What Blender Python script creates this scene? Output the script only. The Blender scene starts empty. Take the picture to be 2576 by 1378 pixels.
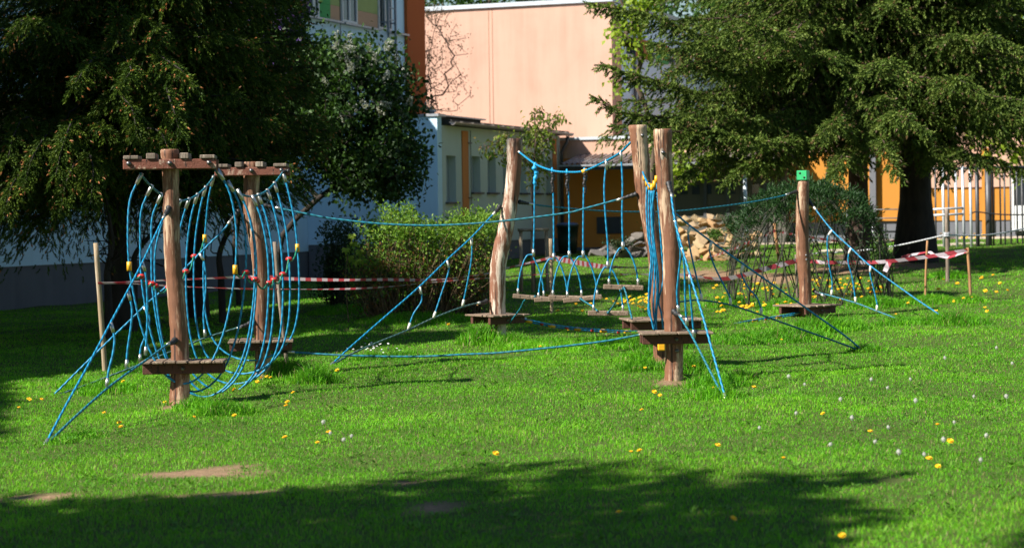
import bpy, bmesh, math, random
import numpy as np
from mathutils import Vector, Matrix
R = math.radians
rng = np.random.default_rng(7)
random.seed(7)
SC = bpy.context.scene
COL = SC.collection

# ------------------------------------------------------------------ camera
FPX = 5000.0                       # focal length in picture units (picture 2576 wide)
CAM = np.array([0.0, 0.0, 1.75])
pit, rol = math.atan(154 / FPX), R(0.8)
_f = np.array([0, math.cos(pit), -math.sin(pit)])
_r0 = np.array([1.0, 0, 0]); _u0 = np.array([0, math.sin(pit), math.cos(pit)])
_rt = _r0 * math.cos(rol) - _u0 * math.sin(rol)
_up = _u0 * math.cos(rol) + _r0 * math.sin(rol)
cd = bpy.data.cameras.new('camera'); cam = bpy.data.objects.new('camera', cd); COL.objects.link(cam)
cam.matrix_world = Matrix(((_rt[0], _up[0], -_f[0], CAM[0]), (_rt[1], _up[1], -_f[1], CAM[1]),
                           (_rt[2], _up[2], -_f[2], CAM[2]), (0, 0, 0, 1)))
cd.sensor_width = 36; cd.lens = 36 * FPX / 2576; cd.clip_start = 0.1; cd.clip_end = 2000
cd.dof.use_dof = True; cd.dof.focus_distance = 20.5; cd.dof.aperture_fstop = 2.8
SC.camera = cam

def ray(px, py):
    return _f + _rt * ((px - 1288) / FPX) - _up * ((py - 689) / FPX)
def P(px, py, y):
    d = ray(px, py); return CAM + d * (y / d[1])
def proj(p):
    v = np.asarray(p, float) - CAM
    z = v @ _f
    return np.array([1288 + FPX * (v @ _rt) / z, 689 - FPX * (v @ _up) / z])
def projN(V):
    v = V - CAM; z = np.maximum(v @ _f, 1e-3)
    return 1288 + FPX * (v @ _rt) / z, 689 - FPX * (v @ _up) / z, v @ _f

# ------------------------------------------------------------------ sun direction
SUN_EL, SUN_AZ = R(40), R(208)     # azimuth of the sun measured from +X
SUN = np.array([math.cos(SUN_AZ) * math.cos(SUN_EL), math.sin(SUN_AZ) * math.cos(SUN_EL), math.sin(SUN_EL)])

# ------------------------------------------------------------------ terrain
_cp = []
for px, py, y in [(452, 1018, 19.2), (660, 953, 24.2), (1256, 857, 23.1), (1696, 955, 19.6), (1672, 918, 20.7), (2028, 795, 28.1),
                  (0, 780, 40), (390, 752, 46), (776, 717, 52.8), (1450, 640, 60), (1800, 610, 58.5), (2260, 586, 56.6), (2560, 590, 55.4),
                  (2384, 710, 34), (1345, 735, 34), (1770, 652, 47), (2300, 655, 42), (2150, 655, 41.5), (111, 1117, 16.0), (829, 917, 21.8),
                  (1827, 1005, 18.0), (2177, 884, 23.4), (2380, 806, 27.0), (1060, 795, 29.5)]:
    p = P(px, py, y); _cp.append((p[0], p[1], p[2]))
_cp += [(-3, 9, -.03), (0, 9, 0), (3, 9, .03), (-2.5, 13, -.05), (0, 14, 0), (3.2, 14, .08), (0, -5, 0), (-8, 0, 0), (8, 0, 0),
        (-12, 20, -.1), (-16, 38, .0), (10, 18, .2), (14, 30, .4), (22, 45, .9), (0, 80, .8), (-20, 70, .3), (25, 80, 1.2)]
_cp = np.array(_cp)
def TZ(x, y):
    x = np.asarray(x, float); y = np.asarray(y, float)
    sx = np.maximum(2.0, .10 * np.abs(y)); sy = np.maximum(2.6, .16 * np.abs(y))
    num = 0; den = 1e-9
    for cx, cy, cz in _cp:
        w = np.exp(-.5 * (((x - cx) / sx) ** 2 + ((y - cy) / sy) ** 2)) + 1e-6 / (1 + (x - cx) ** 2 + (y - cy) ** 2)
        num = num + w * cz; den = den + w
    b = .018 * np.sin(x * 1.7 + .6 * y) * np.sin(y * 1.3 - .4 * x) + .012 * np.sin(x * 3.9 - y) * np.sin(y * 2.7 + x)
    return num / den + b
def G(px, py):
    d = ray(px, py)
    lo, hi = 4.0, 140.0
    ys = np.linspace(lo, hi, 1400)
    pts = CAM[None, :] + d[None, :] * (ys / d[1])[:, None]
    below = pts[:, 2] < TZ(pts[:, 0], pts[:, 1])
    i = int(np.argmax(below)) if below.any() else len(ys) - 1
    a, b = ys[max(i - 1, 0)], ys[i]
    for _ in range(25):
        m = .5 * (a + b); p = CAM + d * (m / d[1])
        if p[2] < TZ(p[0], p[1]): b = m
        else: a = m
    p = CAM + d * (b / d[1]); p[2] = float(TZ(p[0], p[1])); return p

# ------------------------------------------------------------------ materials
MATS = {}
def newmat(name):
    m = bpy.data.materials.new(name); m.use_nodes = True
    nt = m.node_tree; b = nt.nodes['Principled BSDF']; MATS[name] = m
    return m, nt, b
def nd(nt, typ, **kw):
    n = nt.nodes.new(typ)
    for k, v in kw.items():
        if k in n.inputs: n.inputs[k].default_value = v
        else: setattr(n, k, v)
    return n
def ramp(nt, fac, stops):
    r = nt.nodes.new('ShaderNodeValToRGB'); e = r.color_ramp.elements
    while len(e) < len(stops): e.new(.5)
    for i, (p, c) in enumerate(stops):
        e[i].position = p; e[i].color = (*c, 1) if len(c) == 3 else c
    nt.links.new(fac, r.inputs[0]); return r
def noise(nt, scale, detail=4, rough=.55, vec=None, dist=0.):
    n = nt.nodes.new('ShaderNodeTexNoise'); n.inputs['Scale'].default_value = scale
    n.inputs['Detail'].default_value = detail; n.inputs['Roughness'].default_value = rough
    n.inputs['Distortion'].default_value = dist
    if vec is not None: nt.links.new(vec, n.inputs['Vector'])
    return n
def coords(nt, kind='Object', scale=(1, 1, 1), rot=(0, 0, 0)):
    t = nt.nodes.new('ShaderNodeTexCoord'); mp = nt.nodes.new('ShaderNodeMapping')
    mp.inputs['Scale'].default_value = scale; mp.inputs['Rotation'].default_value = rot
    nt.links.new(t.outputs[kind], mp.inputs['Vector']); return mp.outputs['Vector']
def bump(nt, b, height, strength=.3, dist=.01):
    n = nt.nodes.new('ShaderNodeBump'); n.inputs['Strength'].default_value = strength; n.inputs['Distance'].default_value = dist
    nt.links.new(height, n.inputs['Height']); nt.links.new(n.outputs['Normal'], b.inputs['Normal'])
def mixc(nt, fac, a, b, blend='MIX'):
    n = nt.nodes.new('ShaderNodeMix'); n.data_type = 'RGBA'; n.blend_type = blend
    for s, v in ((n.inputs['Factor'], fac), (n.inputs['A'], a), (n.inputs['B'], b)):
        if hasattr(v, 'links') or hasattr(v, 'is_linked'): nt.links.new(v, s)
        else: s.default_value = v if isinstance(v, float) else ((*v, 1) if len(v) == 3 else v)
    return n.outputs['Result']
def simple(name, col, rough=.7, metal=0., var=.12, scale=6., bumpst=.1, spec=None):
    m, nt, b = newmat(name)
    n = noise(nt, scale, 5, .6, coords(nt))
    dk = tuple(c * (1 - var) for c in col); lt = tuple(min(1, c * (1 + var)) for c in col)
    r = ramp(nt, n.outputs['Fac'], [(.3, dk), (.7, lt)])
    nt.links.new(r.outputs['Color'], b.inputs['Base Color'])
    b.inputs['Roughness'].default_value = rough; b.inputs['Metallic'].default_value = metal
    if spec is not None: b.inputs['Specular IOR Level'].default_value = spec
    if bumpst: bump(nt, b, n.outputs['Fac'], bumpst, .004)
    return m

def wood(name, dark, mid, pale, thr=.55, zs=.12, sc=9.):
    """stained round wood with worn pale streaks along its length"""
    m, nt, b = newmat(name)
    v = coords(nt, 'Object', (1, 1, zs))
    n1 = noise(nt, sc, 6, .62, v, .4); n2 = noise(nt, sc * 5.5, 5, .7, v, .2); n3 = noise(nt, 2.2, 3, .5, coords(nt))
    base = mixc(nt, n2.outputs['Fac'], dark, mid)
    a = nt.nodes.new('ShaderNodeMath'); a.operation = 'ADD'
    nt.links.new(n1.outputs['Fac'], a.inputs[0])
    s = nt.nodes.new('ShaderNodeMath'); s.operation = 'MULTIPLY_ADD'; s.inputs[1].default_value = .55; s.inputs[2].default_value = -.27
    nt.links.new(n2.outputs['Fac'], s.inputs[0]); nt.links.new(s.outputs[0], a.inputs[1])
    a2 = nt.nodes.new('ShaderNodeMath'); a2.operation = 'MULTIPLY_ADD'; a2.inputs[1].default_value = .5
    nt.links.new(n3.outputs['Fac'], a2.inputs[0]); 
    sub = nt.nodes.new('ShaderNodeMath'); sub.operation = 'SUBTRACT'; sub.inputs[1].default_value = .25
    nt.links.new(a.outputs[0], sub.inputs[0]); nt.links.new(sub.outputs[0], a2.inputs[2])
    r = ramp(nt, a2.outputs[0], [(thr - .05, (0, 0, 0)), (thr + .07, (1, 1, 1))])
    c = mixc(nt, r.outputs['Color'], base, pale)
    n4 = noise(nt, sc * 2.6, 3, .5, coords(nt, 'Object', (1, 1, zs * .35)), .1)
    cr = ramp(nt, n4.outputs['Fac'], [(.34, (1, 1, 1)), (.40, (0, 0, 0))])
    c = mixc(nt, cr.outputs['Color'], c, tuple(x * .35 for x in dark))
    n5 = noise(nt, 1.6, 4, .6, coords(nt, 'Object', (1, 1, .5)))
    c = mixc(nt, .55, c, mixc(nt, n5.outputs['Fac'], (.25, .25, .25), (.8, .78, .75)), 'OVERLAY')
    nt.links.new(c, b.inputs['Base Color']); b.inputs['Roughness'].default_value = .75
    bump(nt, b, a.outputs[0], .8, .010)
    return m
wood('post_wood', (.09, .036, .018), (.23, .095, .045), (.46, .33, .22), .575)
wood('post_wood_pale', (.12, .05, .028), (.26, .11, .06), (.56, .47, .38), .50)
wood('beam_wood', (.10, .032, .018), (.21, .066, .036), (.42, .30, .22), .66, 1., 12.)
wood('beam_shaded', (.05, .016, .009), (.11, .036, .02), (.20, .13, .09), .72, 1., 12.)  # darker copy of beam_wood: shade under the planks put into the colour
wood('grey_wood', (.10, .075, .055), (.22, .17, .13), (.34, .28, .22), .6, .15, 12.)
wood('stake_wood', (.20, .15, .09), (.34, .25, .15), (.40, .34, .25), .6, .1, 12.)
wood('stake_tan', (.26, .13, .05), (.38, .20, .085), (.42, .30, .16), .66, .1, 12.)
wood('plank_wood', (.10, .068, .045), (.24, .17, .115), (.36, .28, .20), .62, 1., 14.)

def rope_mat(name, base, dirt, amt=.5):
    m, nt, b = newmat(name)
    uv = nt.nodes.new('ShaderNodeUVMap'); uv.uv_map = 'UV'
    mp = nt.nodes.new('ShaderNodeMapping'); mp.inputs['Rotation'].default_value = (0, 0, 0)
    nt.links.new(uv.outputs[0], mp.inputs[0])
    w = nt.nodes.new('ShaderNodeTexWave'); w.wave_type = 'BANDS'; w.bands_direction = 'DIAGONAL'
    w.inputs['Scale'].default_value = 8.0; w.inputs['Distortion'].default_value = .3
    nt.links.new(mp.outputs[0], w.inputs[0])
    n = noise(nt, 2.2, 4, .6, coords(nt))
    n2 = noise(nt, 30, 3, .6, coords(nt))
    r = ramp(nt, n.outputs['Fac'], [(.45, (0, 0, 0)), (.75, (amt, amt, amt))])
    c = mixc(nt, r.outputs['Color'], base, dirt)
    dk = mixc(nt, w.outputs['Fac'], tuple(x * .45 for x in base), c)
    nt.links.new(dk, b.inputs['Base Color']); b.inputs['Roughness'].default_value = .5
    b.inputs['Specular IOR Level'].default_value = .4
    bump(nt, b, w.outputs['Fac'], .7, .004)
    return m
rope_mat('rope_blue', (.008, .26, .50), (.02, .25, .36), .6)
rope_mat('rope_teal', (.012, .19, .27), (.06, .18, .19), .8)
rope_mat('rope_grey', (.06, .15, .15), (.16, .20, .17), .9)
rope_mat('rope_green', (.01, .22, .13), (.02, .20, .13), .4)
rope_mat('rope_pale', (.55, .57, .60), (.40, .40, .42), .6)
rope_mat('rope_dark', (.035, .04, .045), (.02, .02, .02), .6)
simple('metal_clamp', (.50, .50, .47), .35, .85, .2, 20, .1)
simple('bolt_metal', (.16, .16, .16), .35, .8, .2, 20, .05)
simple('white_sleeve', (.66, .64, .58), .5, 0, .1, 20, .1)
simple('black_rubber', (.014, .014, .015), .55, 0, .2, 20, .2)
simple('yellow_plastic', (.72, .36, .015), .4, 0, .12, 12, .05)
simple('red_plastic', (.48, .025, .02), .35, 0, .12, 12, .05)
simple('tie_blue', (.01, .28, .55), .5, 0, .15, 12, .2)
simple('dice_green', (.02, .36, .12), .45, 0, .15, 14, .05)
simple('dice_dot', (.006, .012, .01), .6, 0, .1, 14, 0)
simple('platform_blue', (.01, .02, .08), .5)

# ------------------------------------------------------------------ mesh helpers
def mesh_np(name, V, F, mat=None, attr=None, smooth=False, mats=None, midx=None, uv=None):
    V = np.asarray(V, np.float32); F = np.asarray(F, np.int32)
    me = bpy.data.meshes.new(name); k = F.shape[1]
    me.vertices.add(len(V)); me.vertices.foreach_set('co', V.ravel())
    me.loops.add(F.size); me.loops.foreach_set('vertex_index', F.ravel())
    me.polygons.add(len(F)); me.polygons.foreach_set('loop_start', np.arange(0, F.size, k, dtype=np.int32))
    if midx is not None: me.polygons.foreach_set('material_index', np.asarray(midx, np.int32))
    me.polygons.foreach_set('use_smooth', np.full(len(F), smooth))
    if attr is not None:
        for an, av in attr.items():
            a = me.attributes.new(an, 'FLOAT', 'POINT'); a.data.foreach_set('value', np.asarray(av, np.float32))
    me.update(calc_edges=True)
    for m in (mats or [mat]):
        if m: me.materials.append(MATS[m] if isinstance(m, str) else m)
    return me

class MB:
    def __init__(s): s.v = []; s.f = []; s.m = []; s.uv = []; s.mi = 0; s.sm = []
    def add(s, V, F, UV=None, smooth=False):
        o = len(s.v); s.v += [tuple(map(float, p)) for p in V]
        for i, f in enumerate(F):
            s.f.append(tuple(o + j for j in f)); s.m.append(s.mi); s.sm.append(smooth)
            s.uv.append(UV[i] if UV is not None else [(0., 0.)] * len(f))
        return s
    def box(s, c, ax, ay, az, hx, hy, hz, bev=0.):
        """oriented box; bev chamfers all edges"""
        c = np.asarray(c, float); A = np.array([ax, ay, az], float); h = np.array([hx, hy, hz], float)
        if bev <= 0:
            V = [c + A.T @ (h * np.array(q)) for q in [(-1,-1,-1),(1,-1,-1),(1,1,-1),(-1,1,-1),(-1,-1,1),(1,-1,1),(1,1,1),(-1,1,1)]]
            F = [(0,3,2,1),(4,5,6,7),(0,1,5,4),(1,2,6,5),(2,3,7,6),(3,0,4,7)]
            return s.add(V, F)
        bm = bmesh.new(); bmesh.ops.create_cube(bm, size=2)
        for v in bm.verts: v.co = Vector((v.co.x * h[0], v.co.y * h[1], v.co.z * h[2]))
        bmesh.ops.bevel(bm, geom=bm.edges[:], offset=bev, segments=1, affect='EDGES')
        bm.verts.index_update()
        V = [c + A.T @ np.array(v.co) for v in bm.verts]; F = [tuple(v.index for v in f.verts) for f in bm.faces]
        bm.free(); return s.add(V, F)
    def bar(s, a, b, w, h, up=(0, 0, 1), bev=0.):
        a = np.asarray(a, float); b = np.asarray(b, float); d = b - a; L = np.linalg.norm(d); d /= L
        r = np.cross(d, up); r /= np.linalg.norm(r); u = np.cross(r, d)
        return s.box((a + b) / 2, d, r, u, L / 2, w / 2, h / 2, bev)
    def tube(s, path, rad, n=8, caps=True, jit=0., smooth=True):
        path = np.asarray(path, float); N = len(path)
        rad = np.full(N, rad) if np.isscalar(rad) else np.asarray(rad, float)
        T = np.gradient(path, axis=0); T /= np.linalg.norm(T, axis=1)[:, None] + 1e-12
        ref = np.array([0, 0, 1.]) if abs(T[0][2]) < .9 else np.array([1., 0, 0])
        r = np.cross(T[0], ref); r /= np.linalg.norm(r)
        V = []; L = 0; ls = []
        an = np.arange(n) * 2 * math.pi / n
        for i in range(N):
            r = r - T[i] * (r @ T[i]); r /= np.linalg.norm(r); q = np.cross(T[i], r)
            if i: L += np.linalg.norm(path[i] - path[i - 1])
            ls.append(L)
            k = rad[i] * (1 + (jit * np.array([random.uniform(-1, 1) for _ in range(n)]) if jit else 0))
            ring = path[i] + (np.cos(an) * k)[:, None] * r + (np.sin(an) * k)[:, None] * q
            V += list(ring)
        F = []; UV = []
        for i in range(N - 1):
            for j in range(n):
                k = (j + 1) % n
                F.append((i * n + j, i * n + k, (i + 1) * n + k, (i + 1) * n + j))
                u0, u1 = j / n * .12, (j + 1) / n * .12
                UV.append([(u0, ls[i]), (u1, ls[i]), (u1, ls[i + 1]), (u0, ls[i + 1])])
        if caps:
            F.append(tuple(range(n - 1, -1, -1))); UV.append([(0, 0)] * n)
            F.append(tuple((N - 1) * n + j for j in range(n))); UV.append([(0, 0)] * n)
        return s.add(V, F, UV, smooth)
    def ball(s, c, r, nu=10, nv=6, sc=(1, 1, 1)):
        V = [np.array(c) + np.array((0, 0, -r * sc[2]))]; F = []
        for i in range(1, nv):
            t = -math.pi / 2 + math.pi * i / nv
            for j in range(nu):
                p = 2 * math.pi * j / nu
                V.append(np.array(c) + np.array((r * sc[0] * math.cos(t) * math.cos(p), r * sc[1] * math.cos(t) * math.sin(p), r * sc[2] * math.sin(t))))
        V.append(np.array(c) + np.array((0, 0, r * sc[2])))
        for j in range(nu):
            k = (j + 1) % nu
            F.append((0, 1 + k, 1 + j))
            for i in range(nv - 2):
                a = 1 + i * nu
                F.append((a + j, a + k, a + nu + k, a + nu + j))
            F.append((len(V) - 1, 1 + (nv - 2) * nu + j, 1 + (nv - 2) * nu + k))
        return s.add(V, F, None, True)
    def quad(s, a, b, c, d): return s.add([a, b, c, d], [(0, 1, 2, 3)])
    def mesh(s, name, mats, org=(0, 0, 0)):
        me = bpy.data.meshes.new(name)
        me.from_pydata([(x - org[0], y - org[1], z - org[2]) for x, y, z in s.v], [], s.f)
        me.polygons.foreach_set('material_index', s.m); me.polygons.foreach_set('use_smooth', s.sm)
        ul = me.uv_layers.new(name='UV')
        ul.data.foreach_set('uv', np.array([c for f in s.uv for p in f for c in p], np.float32))
        for m in ([mats] if isinstance(mats, str) else mats): me.materials.append(MATS[m])
        me.update(); return me

def tag(o, label=None, cat=None, group=None, kind=None):
    if label: o['label'] = label
    if cat: o['category'] = cat
    if group: o['group'] = group
    if kind: o['kind'] = kind
    return o
def thing(name, loc, label, cat, group=None):
    o = bpy.data.objects.new(name, None); o.empty_display_size = .2; COL.objects.link(o)
    o.location = tuple(map(float, loc)); return tag(o, label, cat, group)
def wloc(o):
    p = np.array(o.location)
    while o.parent: o = o.parent; p = p + np.array(o.location)
    return p
def put(name, mb, mats, parent=None, label=None, cat=None, group=None, kind=None, org=None):
    """mb (world coordinates) -> one mesh object; its origin is org, or the parent's"""
    if org is None: org = wloc(parent) if parent else (0, 0, 0)
    me = mb.mesh(name, mats, org) if isinstance(mb, MB) else mb
    o = bpy.data.objects.new(name, me); COL.objects.link(o)
    if parent:
        o.parent = parent; o.location = tuple(np.array(org) - wloc(parent))
    else: o.location = tuple(map(float, org))
    return tag(o, label, cat, group, kind)
def smooth_path(pts, n=6):
    """Catmull-Rom through the points"""
    p = np.asarray(pts, float)
    if len(p) < 3: return np.array([p[0] + (p[-1] - p[0]) * t for t in np.linspace(0, 1, n + 1)])
    q = np.vstack([2 * p[0] - p[1], p, 2 * p[-1] - p[-2]]); out = []
    for i in range(1, len(q) - 2):
        for t in np.linspace(0, 1, n, endpoint=False):
            a, b, c, d = q[i - 1], q[i], q[i + 1], q[i + 2]
            out.append(.5 * (2 * b + (c - a) * t + (2 * a - 5 * b + 4 * c - d) * t ** 2 + (3 * b - a - 3 * c + d) * t ** 3))
    out.append(p[-1]); return np.array(out)
def pix(pts, y0, y1):
    """picture points spaced along a line whose depth runs y0 -> y1 (straight lines stay straight)"""
    a = np.array(pts, float); L = np.r_[0, np.cumsum(np.linalg.norm(np.diff(a, axis=0), axis=1))]; L /= max(L[-1], 1e-9)
    return np.array([P(x, y, 1 / ((1 - t) / y0 + t / y1)) for (x, y), t in zip(a, L)])
# ================================================================== world and sun
w = bpy.data.worlds.new('World'); SC.world = w; w.use_nodes = True
nt = w.node_tree; bg = nt.nodes['Background']
sky = nt.nodes.new('ShaderNodeTexSky'); sky.sky_type = 'NISHITA'; sky.sun_disc = False
sky.sun_elevation = SUN_EL; sky.sun_rotation = R(90) - SUN_AZ
sky.air_density = 1.3; sky.dust_density = .1; sky.ozone_density = 4.0
nt.links.new(sky.outputs[0], bg.inputs[0]); bg.inputs[1].default_value = 0.05
sd = bpy.data.lights.new('sun', 'SUN'); sd.energy = 5.0; sd.angle = R(.55); sd.color = (1, .94, .85)
so = bpy.data.objects.new('sun', sd); COL.objects.link(so)
so.rotation_euler = Vector(SUN).to_track_quat('Z', 'Y').to_euler()
SC.view_settings.view_transform = 'Standard'; SC.view_settings.look = 'None'
SC.view_settings.exposure = 1.15; SC.view_settings.gamma = 1.0
SC.cycles.max_bounces = 6; SC.cycles.diffuse_bounces = 3; SC.cycles.transparent_max_bounces = 8
SC.cycles.use_denoising = True

# ================================================================== building axes
O = P(0, 780, 40); UA = R(20.9)
U = np.array([math.sin(UA), math.cos(UA), 0]); Nn = np.array([math.cos(UA), -math.sin(UA), 0]); Z = np.array([0, 0, 1.])
def W(u, n, z): return np.array([O[0], O[1], 0]) + U * u + Nn * n + Z * z
def un(p): d = np.asarray(p) - np.array([O[0], O[1], 0]); return d @ U, d @ Nn, p[2]
def hit_n(px, py, n):
    """pixel -> (u, z) on the wall plane at offset n (faces right)"""
    d = ray(px, py); t = ((W(0, n, 0) - CAM) @ Nn) / (d @ Nn); p = CAM + d * t; return (p - W(0, 0, 0)) @ U, p[2]
def hit_u(px, py, u):
    """pixel -> (n, z) on the wall plane at distance u (faces the camera)"""
    d = ray(px, py); t = ((W(u, 0, 0) - CAM) @ U) / (d @ U); p = CAM + d * t; return (p - W(0, 0, 0)) @ Nn, p[2]
def ubox(mb, u0, u1, n0, n1, z0, z1, bev=0.):
    return mb.box(W((u0 + u1) / 2, (n0 + n1) / 2, (z0 + z1) / 2), U, Nn, Z, (u1 - u0) / 2, (n1 - n0) / 2, (z1 - z0) / 2, bev)

# ------------------------------------------------------------------ wall materials
def plaster(name, col, dirt, amt=.35, scale=.5):
    m, nt, b = newmat(name)
    v = coords(nt); n1 = noise(nt, scale, 6, .62, v, .3); n2 = noise(nt, 60, 3, .6, v)
    n3 = noise(nt, 1.0, 5, .6, coords(nt, 'Object', (3, 3, .22)), .2)
    a = nt.nodes.new('ShaderNodeMath'); a.operation = 'MULTIPLY'; nt.links.new(n1.outputs['Fac'], a.inputs[0]); nt.links.new(n3.outputs['Fac'], a.inputs[1])
    r = ramp(nt, a.outputs[0], [(.20, (0, 0, 0)), (.46, (amt, amt, amt))])
    c = mixc(nt, r.outputs['Color'], col, dirt)
    c2 = mixc(nt, .10, c, mixc(nt, n2.outputs['Fac'], (.2, .2, .2), (.9, .9, .9)), 'OVERLAY')
    nt.links.new(c2, b.inputs['Base Color']); b.inputs['Roughness'].default_value = .9; b.inputs['Specular IOR Level'].default_value = .2
    bump(nt, b, n2.outputs['Fac'], .25, .004); return m
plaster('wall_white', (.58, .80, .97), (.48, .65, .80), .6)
plaster('wall_cream', (.52, .58, .54), (.42, .47, .44), .6)
plaster('plinth_grey', (.145, .15, .17), (.10, .105, .12), .6, 1.)
plaster('wall_peach', (.53, .325, .245), (.44, .265, .195), 1.0)
plaster('wall_orange', (.74, .29, .06), (.60, .24, .06), .5)
plaster('wall_amber', (.46, .20, .035), (.38, .165, .035), .5)
plaster('pilaster_orange', (.42, .105, .028), (.33, .085, .03), .6)
plaster('stripe_orange', (.60, .22, .07), (.46, .18, .07), .5)
plaster('panel_green', (.09, .36, .12), (.08, .30, .11), .4)
plaster('panel_olive', (.36, .42, .16), (.30, .34, .14), .4)
plaster('panel_peach', (.55, .34, .22), (.45, .28, .2), .4)
plaster('panel_brown', (.36, .15, .06), (.30, .12, .05), .4)
plaster('wall_shed', (.10, .095, .08), (.07, .068, .06), .6)
simple('window_frame', (.62, .64, .66), .4, 0, .06, 8, 0)
simple('blind_grey', (.30, .34, .38), .6, 0, .1, 3, .1)
simple('panel_grey', (.055, .06, .07), .5, 0, .15, 4, .05)
simple('zinc', (.33, .35, .38), .45, .6, .2, 8, .15)
simple('gutter_metal', (.30, .27, .24), .5, .4, .25, 8, .15)
simple('roof_felt', (.035, .034, .034), .8, 0, .3, 6, .3)
simple('dark_metal', (.07, .072, .078), .5, .3, .2, 8, .1)
simple('white_pipe', (.50, .54, .58), .4, .2, .08, 8, .05)
simple('ladder_metal', (.20, .25, .32), .5, .4, .15, 8, .1)
simple('grey_pole', (.50, .55, .60), .45, .2, .1, 8, .05)
def glass(name, col):
    m, nt, b = newmat(name); n = noise(nt, .8, 3, .5, coords(nt))
    r = ramp(nt, n.outputs['Fac'], [(.35, tuple(c * .6 for c in col)), (.7, col)])
    nt.links.new(r.outputs['Color'], b.inputs['Base Color']); b.inputs['Roughness'].default_value = .06; b.inputs['Specular IOR Level'].default_value = .6
glass('pane_dark', (.03, .04, .05)); glass('pane_grey', (.10, .12, .14))
m, nt, b = newmat('corrugated')
n = noise(nt, 2.5, 5, .6, coords(nt)); n2 = noise(nt, 14, 4, .6, coords(nt))
r = ramp(nt, n.outputs['Fac'], [(.35, (.16, .11, .09)), (.62, (.30, .28, .27))]); r2 = ramp(nt, n2.outputs['Fac'], [(.52, (0, 0, 0)), (.62, (1, 1, 1))])
nt.links.new(mixc(nt, r2.outputs['Color'], r.outputs['Color'], (.11, .06, .04)), b.inputs['Base Color']); b.inputs['Roughness'].default_value = .6; b.inputs['Metallic'].default_value = .2

def window(root, u0, u1, z0, z1, n, deep=.05, split=1, pane='pane_dark', face='n'):
    """framed window lying against a wall that faces right (face n) or the camera (face u)"""
    def bx(mb, a0, a1, d0, d1, c0, c1):
        if face == 'n': ubox(mb, a0, a1, n + d0, n + d1, c0, c1)
        else: ubox(mb, n - d1, n - d0, a0, a1, c0, c1)
    f = MB(); t = .06
    bx(f, u0, u0 + t, .005, deep, z0, z1); bx(f, u1 - t, u1, .005, deep, z0, z1)
    bx(f, u0 + t, u1 - t, .005, deep, z0, z0 + t); bx(f, u0 + t, u1 - t, .005, deep, z1 - t, z1)
    for k in range(1, split):
        c = u0 + (u1 - u0) * k / split; bx(f, c - t * .7, c + t * .7, .005, deep - .004, z0 + t, z1 - t)
    fr = put('window', f, 'window_frame', root)
    p = MB(); bx(p, u0 + t, u1 - t, .003, .02, z0 + t, z1 - t); put('pane', p, pane, fr)
    return fr

# ------------------------------------------------------------------ main school block (long white wall on the left)
uE = hit_n(1063, 200, 0)[0]; uPl = hit_n(1019, 200, 0)[0]
zPl = hit_n(0, 672, 0)[1]; zS2 = hit_n(900, 65, 0)[1]; zS1 = hit_n(500, 485, 0)[1]
HM = 8.5
mainb = thing('school_building', W(uE / 2, -5, 0), 'long white school block behind the spruces, dark plinth, coloured window bands', 'building')
mb = MB(); ubox(mb, -16, uE, -11, 0, zPl, HM); put('wall', mb, 'wall_white', mainb)
mb = MB(); ubox(mb, -15.98, uE - .04, -10.95, -.03, -1.2, zPl); put('plinth', mb, 'plinth_grey', mainb)
mb = MB(); ubox(mb, -16.2, uE + .1, -11.2, .1, HM + .002, HM + .12); put('roof', mb, 'roof_felt', mainb)
mb = MB(); ubox(mb, uPl, uE + .02, -.4, .10, 1.0, HM - .05); put('pilaster', mb, 'pilaster_orange', mainb)
def hx(px, py=40): return hit_n(px, py, 0)[0]
def panel(root, u0, u1, z0, z1, mat, n=0, d=.03, face='n'):
    mb = MB()
    if face == 'n': ubox(mb, u0, u1, n + .004, n + d, z0, z1)
    else: ubox(mb, n - d, n - .004, u0, u1, z0, z1)
    return put('colour_panel', mb, mat, root)
zt = zS2 + 2.1
for a, b_, k in [(700, 745, 'w'), (745, 772, 'o'), (772, 799, 'w'), (800, 829, 'g'), (829, 855, 'o'), (857, 895, 'w'), (896, 948, 'o'), (949, 982, 'w')]:
    u0, u1 = hx(a), hx(b_)
    if k == 'w': window(mainb, u0, u1, zS2 + .02, zt, 0, .06, 2)
    else:
        panel(mainb, u0, u1, zS2 + .42, zt - .55, 'panel_green' if k == 'g' else 'panel_olive', 0, .03)
        panel(mainb, u0, u1, zS2 + .02, zS2 + .415, 'panel_green' if k == 'g' else 'panel_peach', 0, .03)
        panel(mainb, u0, u1, zt - .545, zt, 'panel_brown', 0, .03)
for a, b_ in [(700, 853), (857, 948), (972, 1017)]:
    mb = MB(); ubox(mb, hx(a), hx(b_), .004, .16, zS2 - .05, zS2 + .0); put('sill', mb, 'zinc', mainb)
seq = 'wgwowpwgwowbwpwg'
uu = -6.0
for k in seq:
    u1 = uu + (1.35 if k == 'w' else .95)
    if u1 > 13.2: break
    if k == 'w': window(mainb, uu + .005, u1 - .005, zS1 + .02, zS1 + 1.9, 0, .06, 2)
    else: panel(mainb, uu + .005, u1 - .005, zS1 + .02, zS1 + 1.9, {'g': 'panel_green', 'o': 'panel_olive', 'p': 'panel_peach', 'b': 'panel_brown'}[k])
    uu = u1
mb = MB(); ubox(mb, -6.2, 13.2, .004, .14, zS1 - .06, zS1); put('sill', mb, 'zinc', mainb)
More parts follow.
